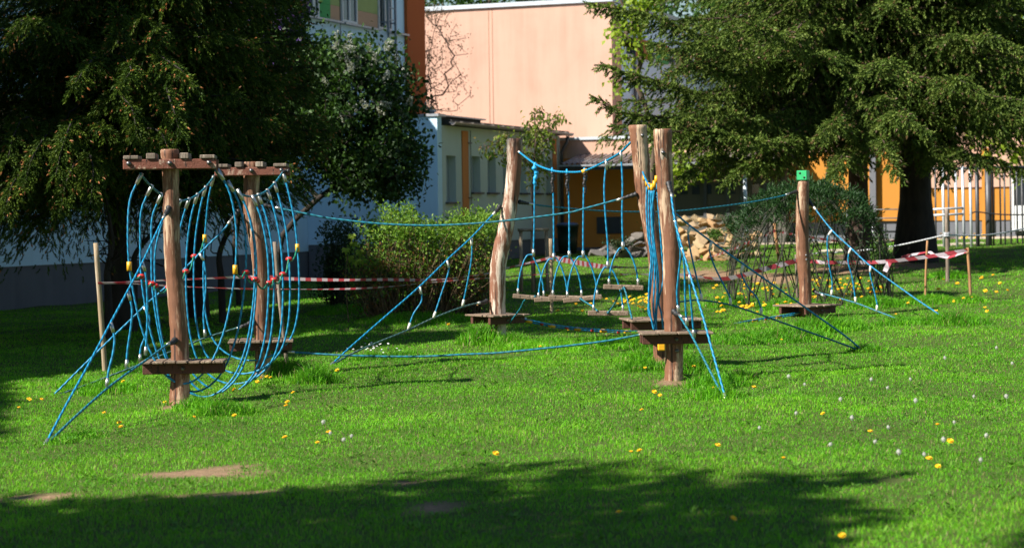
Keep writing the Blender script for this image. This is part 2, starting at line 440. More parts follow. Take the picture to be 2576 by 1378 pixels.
# roof ladder fixed to the wall
lu0, lu1 = hx(957, 60), hx(975, 60)
ld = MB()
zl0 = hit_n(968, 215, 0)[1]
for uq in (lu0, lu1): ubox(ld, uq - .03, uq + .03, .22, .28, zl0, HM + .4)
lad = put('roof_ladder', ld, 'ladder_metal', mainb)
for i in range(int((HM - zl0) / .34)):
    mb = MB(); ubox(mb, lu0 + .031, lu1 - .031, .235, .265, zl0 + .15 + i * .34, zl0 + .18 + i * .34); put('rung', mb, 'ladder_metal', lad)
mb = MB()
for zq in (zl0 + .3, zS2 + .2, zS2 + 2.6):
    for uq in (lu0, lu1): ubox(mb, uq - .02, uq + .02, .004, .218, zq, zq + .04)
put('wall_bracket', mb, 'ladder_metal', lad)
mb = MB(); c = hx(853, 60); ubox(mb, c - .012, c + .012, .032, .05, 4.6, HM); put('lightning_wire', mb, 'dark_metal', mainb)

# ------------------------------------------------------------------ low annex in front of it
uA = hit_n(776, 690, 0)[0]
nA, zA = hit_u(1099, 293, uA)
uA1 = hit_n(1408, 345, nA)[0]
zG = hit_n(1250, 328, nA)[1] + .02          # gutter height
annex = thing('annex_building', W(uA + 3, 1.8, 0), 'low pale annex with narrow deep windows and orange stripes beside the white block', 'building')
def holes(mb, u0, u1, z0, z1, n, ops, t=.25):
    """wall facing right, pieced around its openings"""
    us = sorted(ops); x = u0
    for a, b_, c0, c1 in us:
        ubox(mb, x, a, n - t, n, z0, z1); ubox(mb, a, b_, n - t, n, z0, c0); ubox(mb, a, b_, n - t, n, c1, z1); x = b_
    ubox(mb, x, u1, n - t, n, z0, z1)
ops = []
for x0, x1, y0, y1 in [(1122, 1148, 391, 508), (1186, 1209, 392, 484), (1226, 1248, 395, 484), (1265, 1285, 398, 484), (1308, 1325, 402, 485), (1343, 1359, 404, 485), (1374, 1389, 406, 485)]:
    u0, za = hit_n(x0, y0, nA); u1, zb = hit_n(x1, y1, nA)
    if y1 < 500: za, zb = hit_n(1226, 395, nA)[1], hit_n(1226, 484, nA)[1]
    ops.append((u0, u1, zb, za))
zAp = hit_n(1330, 602, nA)[1]
mb = MB(); holes(mb, uA + .3, uA1, zAp, zG - .02, nA, ops)
ubox(mb, uA + .31, uA1 - .01, .3, nA - .6, -1, zG - .04)
put('side_wall', mb, 'wall_cream', annex)
mb = MB(); ubox(mb, uA, uA + .295, .004, nA + .0, zAp, zA); put('end_wall', mb, 'wall_white', annex)
mb = MB(); ubox(mb, uA + .02, uA1 - .02, .01, nA - .03, -1.2, zAp - .002); put('plinth', mb, 'plinth_grey', annex)
for a, b_, c0, c1 in ops:
    mb = MB(); ubox(mb, a - .01, b_ + .01, nA - .28, nA - .20, c0 - .01, c1 + .01)
    wn = put('window', mb, 'blind_grey', annex)
    mb = MB(); ubox(mb, a - .08, b_ + .08, nA - .19, nA + .09, c0 - .055, c0 - .005); put('sill', mb, 'dark_metal', wn)
for x0, x1 in [(1162, 1177), (1390, 1399)]:
    mb = MB(); ubox(mb, hit_n(x0, 450, nA)[0], hit_n(x1, 450, nA)[0], nA + .003, nA + .03, zAp, zG - .12); put('colour_stripe', mb, 'stripe_orange', annex)
mb = MB(); ubox(mb, uA - .05, uA + .45, -.0 + .02, nA + .06, zA + .002, zA + .07)
put('parapet_cap', mb, 'zinc', annex)
mb = MB(); ubox(mb, uA + .46, uA1 + .25, .02, nA + .22, zG, zG + .12); ubox(mb, uA + .5, uA + 3.3, nA - 1.4, nA - .1, zG + .12, zA + .02)
put('roof', mb, 'roof_felt', annex)
mb = MB(); ubox(mb, uA + .4, uA + 3.4, nA - 1.5, nA + .02, zA + .024, zA + .06); put('roof_hatch', mb, 'zinc', annex)
mb = MB(); L = []
for k in range(9):
    a = math.pi + math.pi * k / 8; L.append((.0 + .085 * math.cos(a), .085 * math.sin(a)))
V = []; F = []
for u in (uA + .3, uA1 + .2):
    for rr in (.085, .074):
        for k in range(9):
            a = math.pi + math.pi * k / 8; V.append(W(u, nA + .31 + rr * math.cos(a), zG + .06 + rr * math.sin(a)))
for k in range(8):
    F += [(k, k + 1, 18 + k + 1, 18 + k), (9 + k, 27 + k, 27 + k + 1, 9 + k + 1), (k, 9 + k, 9 + k + 1, k + 1), (18 + k, 18 + k + 1, 27 + k + 1, 27 + k)]
mb.add(V, F)
for i in range(12):
    u = uA + .8 + i * .75
    if u < uA1: ubox(mb, u, u + .03, nA + .222, nA + .40, zG + .062, zG + .075)
put('gutter', mb, 'gutter_metal', annex)
mb = MB(); u = uA1 - .12
mb.tube([W(u, nA + .3, zG - .03), W(u, nA + .28, zG - .2), W(u, nA + .10, zG - .5), W(u, nA + .09, .2)], .055, 10); put('downpipe', mb, 'dark_metal', annex)
mb = MB(); u = hit_n(1180, 400, nA)[0]; mb.tube([W(u, nA + .05, zG - .1), W(u, nA + .05, 1.9)], .012, 6)
for zq in (zG - .45, 2.15): ubox(mb, u - .15, u + .1, nA + .004, nA + .06, zq, zq + .03)
put('lightning_wire', mb, 'dark_metal', annex)
mb = MB(); n0, z0 = hit_u(1087, 282, uA + .9); mb.tube([W(uA + .9, n0, zA - .2), W(uA + .9, n0, z0 + .0)], .07, 12); mb.tube([W(uA + .9, n0, z0), W(uA + .9, n0, z0 + .05)], .12, 12)
put('vent_pipe', mb, 'zinc', annex)

# ------------------------------------------------------------------ orange link building with the corrugated awning
uL = uA1 + .35
link = thing('link_building', W(uL + 3, 12, 0), 'single storey orange link building with peach parapet and corrugated awning', 'building')
nl0 = nA - 1.0; nl1 = hit_u(2760, 500, uL)[0]
zPar = hit_u(1450, 353, uL)[1]; zAwn = hit_u(1450, 390, uL)[1]; zEave = hit_u(1450, 414, uL - 1.7)[1]
nSh0 = hit_u(1700, 500, uL)[0]; nSh1 = hit_u(1985, 500, uL)[0]
mb = MB(); ubox(mb, uL, uL + 5, nl0, nl1, zAwn - .1, zPar); put('parapet', mb, 'wall_peach', link)
mb = MB(); ubox(mb, uL - .06, uL + 5.1, nl0 - .05, nl1, zPar + .002, zPar + .09); put('parapet_cap', mb, 'white_pipe', link)
mb = MB(); ubox(mb, uL + .02, uL + 4.9, nl0, nSh0, -.6, zAwn - .102); put('wall', mb, 'wall_orange', link)
mb = MB(); ubox(mb, uL + .02, uL + 4.9, nSh1 + .001, nl1, 1.35, zAwn - .102); put('wall', mb, 'wall_amber', link)
mb = MB(); ubox(mb, uL + .05, uL + 4.88, nSh1 + .001, nl1 - .01, -.6, 1.348); put('plinth', mb, 'plinth_grey', link)
mb = MB(); ubox(mb, uL - .5, uL + 4.9, nSh0 + .001, nSh1, -.6, zAwn - .102); put('store_front', mb, 'wall_shed', link)
for i in range(7):
    a = hit_u(1712 + i * 30, 480, uL - .5)[0]
    mb = MB(); ubox(mb, uL - .53, uL - .504, a, a + .22, hit_u(1750, 489, uL - .5)[1], hit_u(1750, 466, uL - .5)[1]); put('vent_window', mb, 'pane_dark', link)
for x in (1775, 1832, 1868, 1925):
    a = hit_u(x, 480, uL - .5)[0]; mb = MB(); ubox(mb, uL - .57, uL - .504, a - .05, a + .05, -.4, zAwn - .2); put('post', mb, 'dark_metal', link)
a0, zb = hit_u(1502, 588, uL); a1, za = hit_u(1562, 545, uL); mb = MB(); ubox(mb, uL - .03, uL + .018, a0, a1, zb, za, .01); put('grey_panel', mb, 'panel_grey', link)
mb = MB(); ubox(mb, uL - .02, uL + .018, nl0 + .5, nSh0 - .01, -.6, hit_u(1480, 622, uL)[1]); put('plinth', mb, 'plinth_grey', link)
# awning: corrugated sheet sloping down towards the lawn
V = []; F = []; na0 = nA + .45; na1 = nSh1 + .3; cnt = int((na1 - na0) / .04)
prof = [0, .0, .045, .045]
for i in range(cnt + 1):
    n = na0 + (na1 - na0) * i / cnt; h = prof[i % 4] if True else 0
    V += [W(uL - .01, n, zAwn + h - .02), W(uL - 1.75, n, zEave + h)]
for i in range(cnt): F.append((2 * i, 2 * i + 1, 2 * i + 3, 2 * i + 2))
mb = MB(); mb.add(V, F); mb.add([v - Z * .012 for v in V], [f[::-1] for f in F])
aw = put('awning_roof', mb, 'corrugated', link)
mb = MB(); ubox(mb, uL - 1.70, uL - 1.64, na0, na1, zEave - .17, zEave - .02); put('awning_beam', mb, 'dark_metal', aw)
mb = MB(); ubox(mb, uL - 1.86, uL - 1.76, na0, na1, zEave - .06, zEave - .01); put('gutter', mb, 'zinc', aw)
# right end: amber wall with peach band, door and pilasters
nR0 = hit_u(2330, 500, uL)[0]
zBand = hit_u(2400, 472, uL)[1]
mb = MB(); ubox(mb, uL - .03, uL + .016, nR0, nl1 - .02, zBand, zAwn - .104); put('wall_band', mb, 'wall_peach', link)
for x in (2198, 2480): 
    a = hit_u(x, 500, uL)[0]; mb = MB(); ubox(mb, uL - .16, uL - .032, a - .09, a + .09, .3, zAwn - .104); put('pilaster', mb, 'plinth_grey' if x < 2300 else 'wall_amber', link)
d0 = hit_u(2546, 500, uL)[0]
fr = window(link, d0, d0 + 1.15, 1.05, hit_u(2550, 448, uL)[1], uL - .032, .07, 2, 'pane_dark', 'u'); fr.name = 'door'
mb = MB(); ubox(mb, uL - .10, uL - .061, d0 + .08, d0 + 1.07, 1.1, 1.75); put('door_panel', mb, 'window_frame', fr)
for y in (527, 549):
    mb = MB(); z = hit_u(2225, y, uL - .3)[1]; a = hit_u(2130, y, uL - .3)[0]; b2 = hit_u(2262, y, uL - .3)[0]
    mb.tube([W(uL - .3, a, z), W(uL - .3, b2, z)], .02, 6)
    for q in (a, (a + b2) / 2, b2): mb.tube([W(uL - .3, q, z), W(uL - .3, q, .4)], .018, 6)
    put('handrail', mb, 'zinc', link)

# ------------------------------------------------------------------ tall peach block behind
uP = uL + 5.2
nP, _ = hit_u(1541, 300, uP)
zPk = hit_u(1300, 8, uP)[1]
peach = thing('gymnasium_building', W(uP + 8, nP - 8, 0), 'tall windowless peach gable wall lit by the sun behind the annex', 'building')
mb = MB(); ubox(mb, uP, uP + .35, nP - 17, nP, 0, zPk - .12); put('gable_wall', mb, 'wall_peach', peach)
mb = MB(); ubox(mb, uP + .352, uP + 26, nP - 17, nP - .01, 0, zPk - .14); put('side_wall', mb, 'wall_white', peach)
mb = MB(); ubox(mb, uP - .08, uP + 26.1, nP - 17.1, nP + .08, zPk - .118, zPk + .02); put('roof_edge', mb, 'white_pipe', peach)
mb = MB(); ubox(mb, uP + .36, uP + .95, nP - .008, nP + .03, 3.5, zPk - .2); put('corner_stripe', mb, 'panel_peach', peach)
def hp(px, py): return hit_n(px, py, nP)
zb0 = hp(1640, 155)[1]; zb1 = hp(1640, 108)[1]
x = hp(1570, 120)[0]
for i, k in enumerate(['w', 'panel_brown', 'w', 'panel_green', 'w', 'panel_olive', 'w', 'panel_brown', 'w', 'panel_green', 'w']):
    u1 = x + (1.0 if k == 'w' else 1.5)
    if u1 > uP + 25: break
    if k == 'w': window(peach, x + .01, u1 - .01, zb0, zb1, nP - .01, .06, 1)
    else: panel(peach, x + .01, u1 - .01, zb0, zb0 + (zb1 - zb0) * .62, k, nP - .01, .09); panel(peach, x + .01, u1 - .01, zb0 + (zb1 - zb0) * .625, zb1, 'panel_brown', nP - .01, .09)
    x = u1
for px_ in (1231, 1240):
    n0, _ = hit_u(px_, 200, uP); mb = MB(); mb.tube([W(uP - .012, n0, 3.9), W(uP - .012, n0 + .0, zPk)], .005, 6); put('lightning_wire', mb, 'stake_tan', peach)
n0 = hp(1592, 250)[0]
mb = MB(); mb.tube([W(n0, nP + .08, 3.2), W(n0, nP + .08, zPk)], .05, 8); mb.tube([W(n0 + .5, nP + .08, 3.2), W(n0 + .5, nP + .08, zPk)], .05, 8); put('downpipe', mb, 'dark_metal', peach)
# second sunlit gable behind the fir
uQ = uL + 6.0
q0, _ = hit_u(1930, 250, uQ); q1, _ = hit_u(2125, 250, uQ); zQ = hit_u(2000, 96, uQ)[1]
gab = thing('gable_building', W(uQ + 4, (q0 + q1) / 2, 0), 'peach gable glimpsed between the boughs of the fir', 'building')
mb = MB(); ubox(mb, uQ, uQ + 9, q0, q1, 0, zQ); put('wall', mb, 'wall_peach', gab)
mb = MB(); ubox(mb, uQ - .15, uQ + 9.1, q0 - .15, q1 + .15, zQ + .002, zQ + .2); put('roof', mb, 'zinc', gab)

# ================================================================== ground
SOIL = []
for px, py, rx, ry in [(505, 1190, 150, 16), (1095, 1275, 75, 13), (2240, 1210, 42, 10), (555, 1245, 120, 7), (1790, 688, 110, 22), (1950, 700, 110, 16), (2130, 678, 110, 14), (1500, 1120, 40, 5),
                       (455, 1022, 45, 8), (1690, 965, 40, 9), (1020, 1215, 30, 6), (90, 1250, 60, 7), (2300, 668, 120, 12), (2150, 650, 70, 14)]:
    c = G(px, py); a = G(px + rx, py); b2 = G(px, py + ry); SOIL.append((c[0], c[1], abs(a[0] - c[0]), max(.12, abs(b2[1] - c[1]))))
def soil(x, y):
    s = np.zeros_like(np.asarray(x, float))
    for cx, cy, rx, ry in SOIL:
        q = np.sqrt(((x - cx) / rx) ** 2 + ((y - cy) / ry) ** 2) + .30 * np.sin(x * 6.1 + y * 2.3) * np.sin(y * 7.7 - x) + .22 * np.sin(x * 17 + y * 11) * np.sin(y * 19 - x * 5) + .16 * np.sin(x * 37 - y * 23)
        s = np.maximum(s, np.clip((1.2 - q) / .5, 0, 1))
    return s
xs = np.unique(np.r_[-np.geomspace(26, 420, 16)[::-1], np.linspace(-25, 25, 201), np.geomspace(26, 420, 16)])
ys = np.unique(np.r_[-np.geomspace(8, 300, 10)[::-1], np.linspace(-7, 8, 16), np.arange(8.2, 32, .22), np.arange(32.3, 66, .6), np.geomspace(67, 600, 18)])
X, Y = np.meshgrid(xs, ys); ZZ = TZ(X, Y)
V = np.stack([X.ravel(), Y.ravel(), ZZ.ravel()], 1); nx, ny = len(xs), len(ys)
ii, jj = np.meshgrid(np.arange(nx - 1), np.arange(ny - 1)); a = (jj * nx + ii).ravel()
F = np.stack([a, a + 1, a + nx + 1, a + nx], 1)
m, nt, b = newmat('lawn_soil')
at = nt.nodes.new('ShaderNodeAttribute'); at.attribute_name = 'soil'
n1 = noise(nt, 1.3, 6, .6, coords(nt)); n2 = noise(nt, 26, 5, .7, coords(nt))
g = mixc(nt, n1.outputs['Fac'], (.04, .11, .010), (.08, .15, .022)); g = mixc(nt, n2.outputs['Fac'], g, (.075, .06, .03))
s = ramp(nt, n2.outputs['Fac'], [(.3, (.16, .10, .06)), (.7, (.34, .225, .14))])
nt.links.new(mixc(nt, at.outputs['Fac'], g, s.outputs['Color']), b.inputs['Base Color']); b.inputs['Roughness'].default_value = .95; b.inputs['Specular IOR Level'].default_value = .1
bump(nt, b, n2.outputs['Fac'], .8, .02)
me = mesh_np('ground', V, F, 'lawn_soil', {'soil': soil(V[:, 0], V[:, 1])}, True)
put('ground', me, None, kind='structure')
# paved strip along the link building and a worn path across the far lawn
simple('paving', (.40, .33, .26), .9, 0, .2, 3, .2)
def strip(name, pts, wd, mat, lift=.03):
    p = smooth_path(pts, 10); V = []; T = np.gradient(p, axis=0)
    for q, t in zip(p, T):
        t = t / np.linalg.norm(t); s_ = np.array([-t[1], t[0], 0])
        for k in (-1, -.33, .33, 1): 
            v = q + s_ * wd * k / 2; V.append((v[0], v[1], float(TZ(v[0], v[1])) + lift - (.06 if abs(k) == 1 else 0)))
    F = [(i * 4 + k, i * 4 + k + 1, i * 4 + 5 + k, i * 4 + 4 + k) for i in range(len(p) - 1) for k in range(3)]
    mb = MB(); mb.add(V, F, None, True); put(name, mb, mat, kind='structure')
strip('pavement', [W(uL - 1.0, nSh1 - 1, 0), W(uL - 1.1, nSh1 + 4, 0), W(uL - 1.0, nl1 + 2, 0)], 1.6, 'paving')
strip('path', [G(2060, 632), G(2200, 630), G(2370, 618), G(2460, 612)], .8, 'paving')
# ================================================================== rope course: posts
def post(label, base_px, axis, y=None, mat='post_wood', lean_y=0.):
    """axis: (px, py, width px) from top to bottom"""
    b = G(*base_px); y = y or b[1]
    t = thing('rope_course_post', b, label, 'post', 'log posts of the rope course')
    pts = np.array([P(a[0], a[1], y) for a in axis]); rad = np.array([a[2] / 2 * y / FPX for a in axis])
    pts = np.vstack([pts, pts[-1] - [0, 0, .3]]); rad = np.r_[rad, rad[-1]]
    n = 5; path = smooth_path(pts, n); rr = np.interp(np.linspace(0, len(pts) - 1, len(path)), np.arange(len(pts)), rad)
    rr = rr * (1 + .018 * np.sin(np.arange(len(path)) * 1.9) + .012 * rng.standard_normal(len(path)))
    mb = MB(); mb.tube(np.vstack([path[0] + [0, 0, .012], path]), np.r_[rr[0] * .90, rr], 18, True, .022)
    log = put('log', mb, mat, t)
    return t, log, y
def bolt(parent, p, r=.022, d=(0, -1, 0)):
    mb = MB(); p = np.array(p); d = np.array(d, float)
    mb.tube([p, p + d * .012], r, 12); mb.ball(p + d * .012, r * .75, 10, 6); return put('bolt', mb, 'bolt_metal', parent)
def boot(parent, pts, r0=.030, r1=.016, sleeve=None, mat='black_rubber'):
    mb = MB(); p = smooth_path(pts, 5); mb.tube(p, np.linspace(r0, r1, len(p)) * (1 + .18 * np.sin(np.arange(len(p)) * 2.1)), 10); return put('anchor_boot', mb, mat, parent)
def platform(parent, c, yaw, w, d, planks, beam_drop=.10, zt=None, th=.024, beams='x', gapv=.008):
    """c: centre of the top; planks run along the depth (local y), two beams below run along local x"""
    ca, sa = math.cos(yaw), math.sin(yaw); ax = np.array([ca, sa, 0]); ay = np.array([-sa, ca, 0]); c = np.array(c, float)
    mb = MB(); pw = w / planks
    for i in range(planks):
        o = -w / 2 + pw * (i + .5)
        mb.box(c + ax * o + ay * random.uniform(-.012, .012) - Z * (th / 2 + random.uniform(0, .004)), ax, ay, Z, pw / 2 - gapv / 2, d / 2, th / 2, .006)
    pl = put('platform', mb, 'plank_wood', parent)
    for s in (-1, 1):
        q = c + ay * s * (d / 2 - .115) - Z * (th + .006 + beam_drop / 2)
        bm_ = MB(); bm_.box(q, ax, ay, Z, w / 2 - .02, .024, beam_drop / 2, .004); bb = put('platform_beam', bm_, 'beam_shaded', parent)
        if s < 0: bolt(bb, q - ay * .024 + Z * .0, .018, -ay)
    return ax, ay

def cap_beam(parent, c, yaw, w, h, d):
    ca, sa = math.cos(yaw), math.sin(yaw); ax = np.array([ca, sa, 0]); ay = np.array([-sa, ca, 0]); c = np.array(c, float)
    tilt = ax
    for s in (-1, 1):
        mb = MB(); q = c + ay * s * d; mb.box(q, ax, ay, Z, w / 2, .035, h / 2, .006); bm_ = put('cap_beam', mb, 'beam_wood', parent)
        if s < 0:
            for o in (-w / 2 + .055, .0, w / 2 - .07): bolt(bm_, q + ax * o - ay * .035 + Z * .008, .022, -ay)
    for o, wd, hh in ((-w / 2 + .075, .14, .035), (-w / 2 + .26, .085, .055), (w / 2 - .30, .085, .055), (w / 2 - .085, .14, .035)):
        mb = MB(); mb.box(c + ax * o + Z * (h / 2 + hh / 2 + .002), ax, ay, Z, wd / 2, d + .05, hh / 2, .006); put('crosspiece', mb, 'grey_wood', parent)

# ---- post A (front left)
A_, A_log, yA = post('front left log post with brown double cap beam and square platform', (452, 1018),
    [(427, 379, 46), (429, 430, 43), (430, 480, 40), (431, 536, 41), (433, 623, 42), (438, 690, 43), (444, 751, 45), (450, 826, 45), (453, 901, 45), (453, 960, 48), (452, 1000, 52), (452, 1020, 54)])
cb = P(431, 414, yA); sA = yA / FPX
cap_beam(A_, cb + Z * .0, R(5), 231 * sA, 24.5 * sA, .13)
platform(A_, P(463, 904, yA), R(3), 212 * sA, .40, 7, 26 * sA)
# ---- post B (back left)
B_, B_log, yB = post('bowed log post with cap beam at the far end of the loop tunnel', (660, 953),
    [(634, 410, 42), (633, 450, 40), (631, 511, 40), (637, 555, 42), (647, 598, 44), (655, 661, 42), (658, 726, 38), (657, 801, 39), (660, 846, 40), (662, 901, 40), (660, 951, 42)])
sB = yB / FPX
cap_beam(B_, P(636, 432, yB), R(2), 183 * sB, 20.5 * sB, .13)
platform(B_, P(657, 853, yB), R(6), 164 * sB, .56, 6, 19 * sB)
# ---- post C (back middle, bent)
C_, C_log, yC = post('bent pale worn log post with diagonal platform in front of the shrub', (1254, 857),
    [(1295, 351, 41), (1294, 385, 39), (1293, 422, 38), (1286, 497, 38), (1273, 572, 40), (1262, 622, 42), (1254, 664, 40), (1252, 700, 41), (1252, 780, 40), (1254, 830, 40), (1256, 857, 41)], None, 'post_wood_pale')
sC = yC / FPX
platform(C_, P(1252, 789, yC), R(38), 118 * sC, 118 * sC, 5, .09)
# ---- post D (front right)
D_, D_log, yD = post('front right log post with pale oval knot and square platform', (1696, 955),
    [(1667, 328, 47), (1668, 380, 44), (1672, 446, 42), (1678, 526, 42), (1687, 600, 44), (1689, 640, 43), (1689, 701, 42), (1690, 776, 42), (1693, 820, 45), (1697, 880, 45), (1695, 930, 46), (1695, 957, 48)], None, 'post_wood')
sD = yD / FPX
platform(D_, P(1698, 832, yD), R(2), 182 * sD, .44, 4, 23 * sD)
mb = MB(); mb.ball(P(1667, 384, yD - .078), .075, 12, 8, (.33, .12, 1.15)); put('knot', mb, 'grey_wood', D_)
bolt(D_, P(1668, 384, yD - .09), .020); bolt(D_, P(1703, 882, yD - .09), .02)
# ---- post E (behind D)
E_, E_log, yE = post('leaning split-topped log post close behind the front right post', (1672, 918),
    [(1604, 318, 46), (1608, 360, 44), (1612, 396, 43), (1618, 471, 41), (1631, 540, 40), (1642, 600, 40), (1649, 640, 40), (1655, 700, 42), (1660, 793, 44), (1664, 860, 44), (1668, 918, 46)])
sE = yE / FPX
platform(E_, P(1664, 799, yE), R(10), 190 * sE, .60, 4, .085)
mb = MB(); a = P(1599, 316, yE - .085); b_ = P(1608, 420, yE - .085); mb.tube([a, (a + b_) / 2 + [0.004, 0, 0], b_], [.007, .006, .003], 6); put('split', mb, 'black_rubber', E_)
bolt(E_, P(1616, 341, yE - .09), .02)
mb = MB(); mb.box(P(1664, 870, yE - .30), (1, 0, 0), (0, 1, 0), Z, .04, .03, .05, .012); put('step_grip', mb, 'yellow_plastic', E_)
# ---- post F (back right, with dice)
F_, F_log, yF = post('back right log post carrying a green dice block near the woven willow hut', (2028, 797),
    [(2022, 458, 27), (2020, 480, 30), (2019, 519, 32), (2018, 594, 33), (2020, 640, 34), (2023, 680, 33), (2026, 719, 31), (2026, 761, 31), (2027, 797, 32)])
sF = yF / FPX
platform(F_, P(2031, 765, yF), R(42), 122 * sF, 122 * sF, 5, .10)
for p_ in ((2028, 642), (2029, 653)): bolt(F_, P(*p_, yF - .1), .016)
dc = P(2020.5, 441.5, yF); dy = R(-25); dax = np.array([math.cos(dy), math.sin(dy), 0]); day = np.array([-math.sin(dy), math.cos(dy), 0]); hs = 13.2 * sF
dice = thing('dice_block', dc - Z * hs, 'green wooden dice with black spots on top of the back right post', 'dice')
mb = MB(); mb.box(dc, dax, day, Z, hs, hs, hs * .93, .008); body = put('cube', mb, 'dice_green', dice)
def dots(face_n, fa, spots, n):
    for i, (a, b_) in enumerate(spots):
        c = dc + face_n * (hs + .001) + fa * a * hs + Z * b_ * hs; mb = MB(); mb.tube([c, c + face_n * .004], .0155, 10); put('spot', mb, 'dice_dot', dice)
dots(-day, dax, [(-.35, .45), (.5, -.4)], 2)
dots(-dax, -day, [(-.5, .5), (.5, .5), (0, 0), (-.5, -.5), (.5, -.5)], 5)

# ================================================================== ropes
RB = .0105
def rope(name, path, parent, mat='rope_blue', r=RB, n=6, sm=8, label=None):
    mb = MB(); mb.tube(smooth_path(path, sm), r, n); return put(name, mb, mat, parent, label)
def clamp(parent, a, b, r=.017, mat='metal_clamp'):
    mb = MB(); a = np.array(a); b = np.array(b); mb.tube([a, a + (b - a) * .5, b], [r * .9, r, r * .85], 8); return put('clamp', mb, mat, parent)

def ladder(label, up, lo, y_post_u, y_post_l, y_anchor, rungs, boots=(), mat_lo='rope_teal', cm='metal_clamp', foot=True):
    """up/lo: picture points from the post to the ground anchor; rungs: picture points from the upper to the lower rope"""
    PU = pix(up, y_post_u, y_anchor); PL = pix(lo, y_post_l, y_anchor)
    for a in (PU, PL):
        g = float(TZ(a[-1][0], a[-1][1])); a[-1][2] = min(a[-1][2], g - .02) if abs(a[-1][2] - g) < .25 else a[-1][2]
    t = thing('rope_ladder', (PU[-1][0], PU[-1][1], float(TZ(PU[-1][0], PU[-1][1]))), label, 'rope ladder', 'rope ladders running from the posts to the ground')
    rope('side_rope', PU, t); rope('side_rope', PL, t, mat_lo)
    def depth(pts, y0, y1, q):
        a = np.array(pts, float); L = np.r_[0, np.cumsum(np.linalg.norm(np.diff(a, axis=0), axis=1))]; best = (1e9, 0)
        for i in range(len(a) - 1):
            for s in np.linspace(0, 1, 20):
                d = np.hypot(*(a[i] + (a[i + 1] - a[i]) * s - q)); T = (L[i] + (L[i + 1] - L[i]) * s) / L[-1]
                if d < best[0]: best = (d, T)
        T = best[1]; return 1 / ((1 - T) / y0 + T / y1)
    for rg in rungs:
        q = pix(rg, depth(up, y_post_u, y_anchor, np.array(rg[0])), depth(lo, y_post_l, y_anchor, np.array(rg[-1])))
        r_ = rope('rung', q, t)
        s0 = smooth_path(q, 8); c1 = clamp(t, s0[0] + (s0[0] - s0[1]) * .15, s0[0] + (s0[1] - s0[0]) / np.linalg.norm(s0[1] - s0[0]) * .085, .017, cm)
        clamp(t, s0[-1] + (s0[-1] - s0[-2]) * .15, s0[-1] + (s0[-2] - s0[-1]) / np.linalg.norm(s0[-2] - s0[-1]) * .075, .017, cm)
    for PX in (PU, PL):
        d = PX[1] - PX[0]; d /= np.linalg.norm(d); p1 = PX[0] + d * .13
        boot(t, [PX[0] - d * .01, PX[0] + d * .06 - Z * .01, p1]); clamp(t, p1, p1 + d * .06, .0155, cm)
    if foot:
        d = PU[-2] - PU[-1]; d /= np.linalg.norm(d); clamp(t, PU[-1] - d * .02, PU[-1] + d * .09, .02, 'metal_clamp')
    return t
an = G(111, 1117)
ladder('blue rope ladder from the front left post down to the nearest ground anchor',
    [(425, 523), (412, 546), (360, 656), (322, 730), (278, 812), (218, 925), (160, 1030), (111, 1117)],
    [(440, 855), (420, 867), (367, 906), (321, 938), (268, 978), (190, 1047), (111, 1117)], yA - .06, yA - .1, an[1],
    [[(358, 660), (367, 692), (371, 760), (370, 830), (366, 892)], [(322, 732), (332, 775), (330, 817), (321, 880), (318, 925)], [(279, 812), (288, 850), (284, 890), (274, 930), (268, 972)]])
an = G(131, 992)
ladder('blue rope ladder from the bowed post to the left, crossing behind the front ladder',
    [(600, 531), (586, 548), (560, 581), (532, 608), (465, 675), (407, 731), (370, 763), (337, 796), (290, 841), (229, 900), (131, 992)],
    [(635, 808), (607, 821), (515, 850), (472, 868), (425, 886), (352, 916), (290, 940), (211, 970), (131, 998)], yB - .06, yB - .06, an[1],
    [[(502, 638), (514, 660), (518, 720), (512, 790), (516, 846)], [(361, 772), (372, 788), (376, 806), (365, 846), (354, 876), (352, 908)]], mat_lo='rope_grey', foot=False)
an = G(829, 917)
ladder('blue rope ladder with white sleeves from bent post to grass before the shrub',
    [(1257, 519), (1245, 534), (1186, 597), (1122, 656), (1054, 722), (960, 804), (880, 874), (829, 917)],
    [(1224, 757), (1164, 772), (1090, 800), (1026, 830), (950, 861), (884, 890), (829, 917)], yC - .05, yC - .05, an[1],
    [[(1186, 600), (1187, 640), (1180, 690), (1164, 768)], [(1124, 656), (1129, 680), (1110, 740), (1091, 798)], [(1056, 722), (1061, 755), (1040, 790), (1027, 827)]], cm='white_sleeve', mat_lo='rope_grey')
an = G(1827, 1005)
ladder('blue rope ladder pitched steeply towards the viewer from the front right post',
    [(1682, 461), (1687, 481), (1698, 555), (1716, 624), (1736, 692), (1768, 795), (1788, 868), (1822, 990), (1827, 1005)],
    [(1696, 783), (1706, 790), (1727, 823), (1746, 855), (1803, 965), (1823, 998), (1827, 1005)], yD - .1, yD - .1, an[1],
    [[(1698, 555), (1706, 600), (1712, 640), (1706, 701), (1703, 738), (1707, 786)], [(1716, 624), (1722, 680), (1724, 760), (1728, 818)], [(1736, 692), (1735, 720), (1740, 780), (1746, 848)]])
an = G(2177, 884)
ladder('long blue rope ladder slanting down to the right from behind the front right post',
    [(1652, 494), (1706, 543), (1736, 568), (1790, 608), (1868, 663), (2010, 762), (2040, 784), (2125, 844), (2177, 884)],
    [(1668, 765), (1718, 758), (1763, 755), (1838, 767), (1915, 792), (1953, 806), (2125, 867), (2177, 886)], yE, yE, an[1],
    [[(1736, 570), (1731, 588), (1736, 626), (1753, 701), (1763, 741), (1765, 755)], [(1790, 608), (1785, 631), (1798, 671), (1823, 721), (1836, 748), (1838, 766)],
     [(1869, 667), (1865, 687), (1880, 720), (1903, 747), (1914, 775), (1915, 791)]], cm='white_sleeve', foot=False)
an = G(2380, 806)
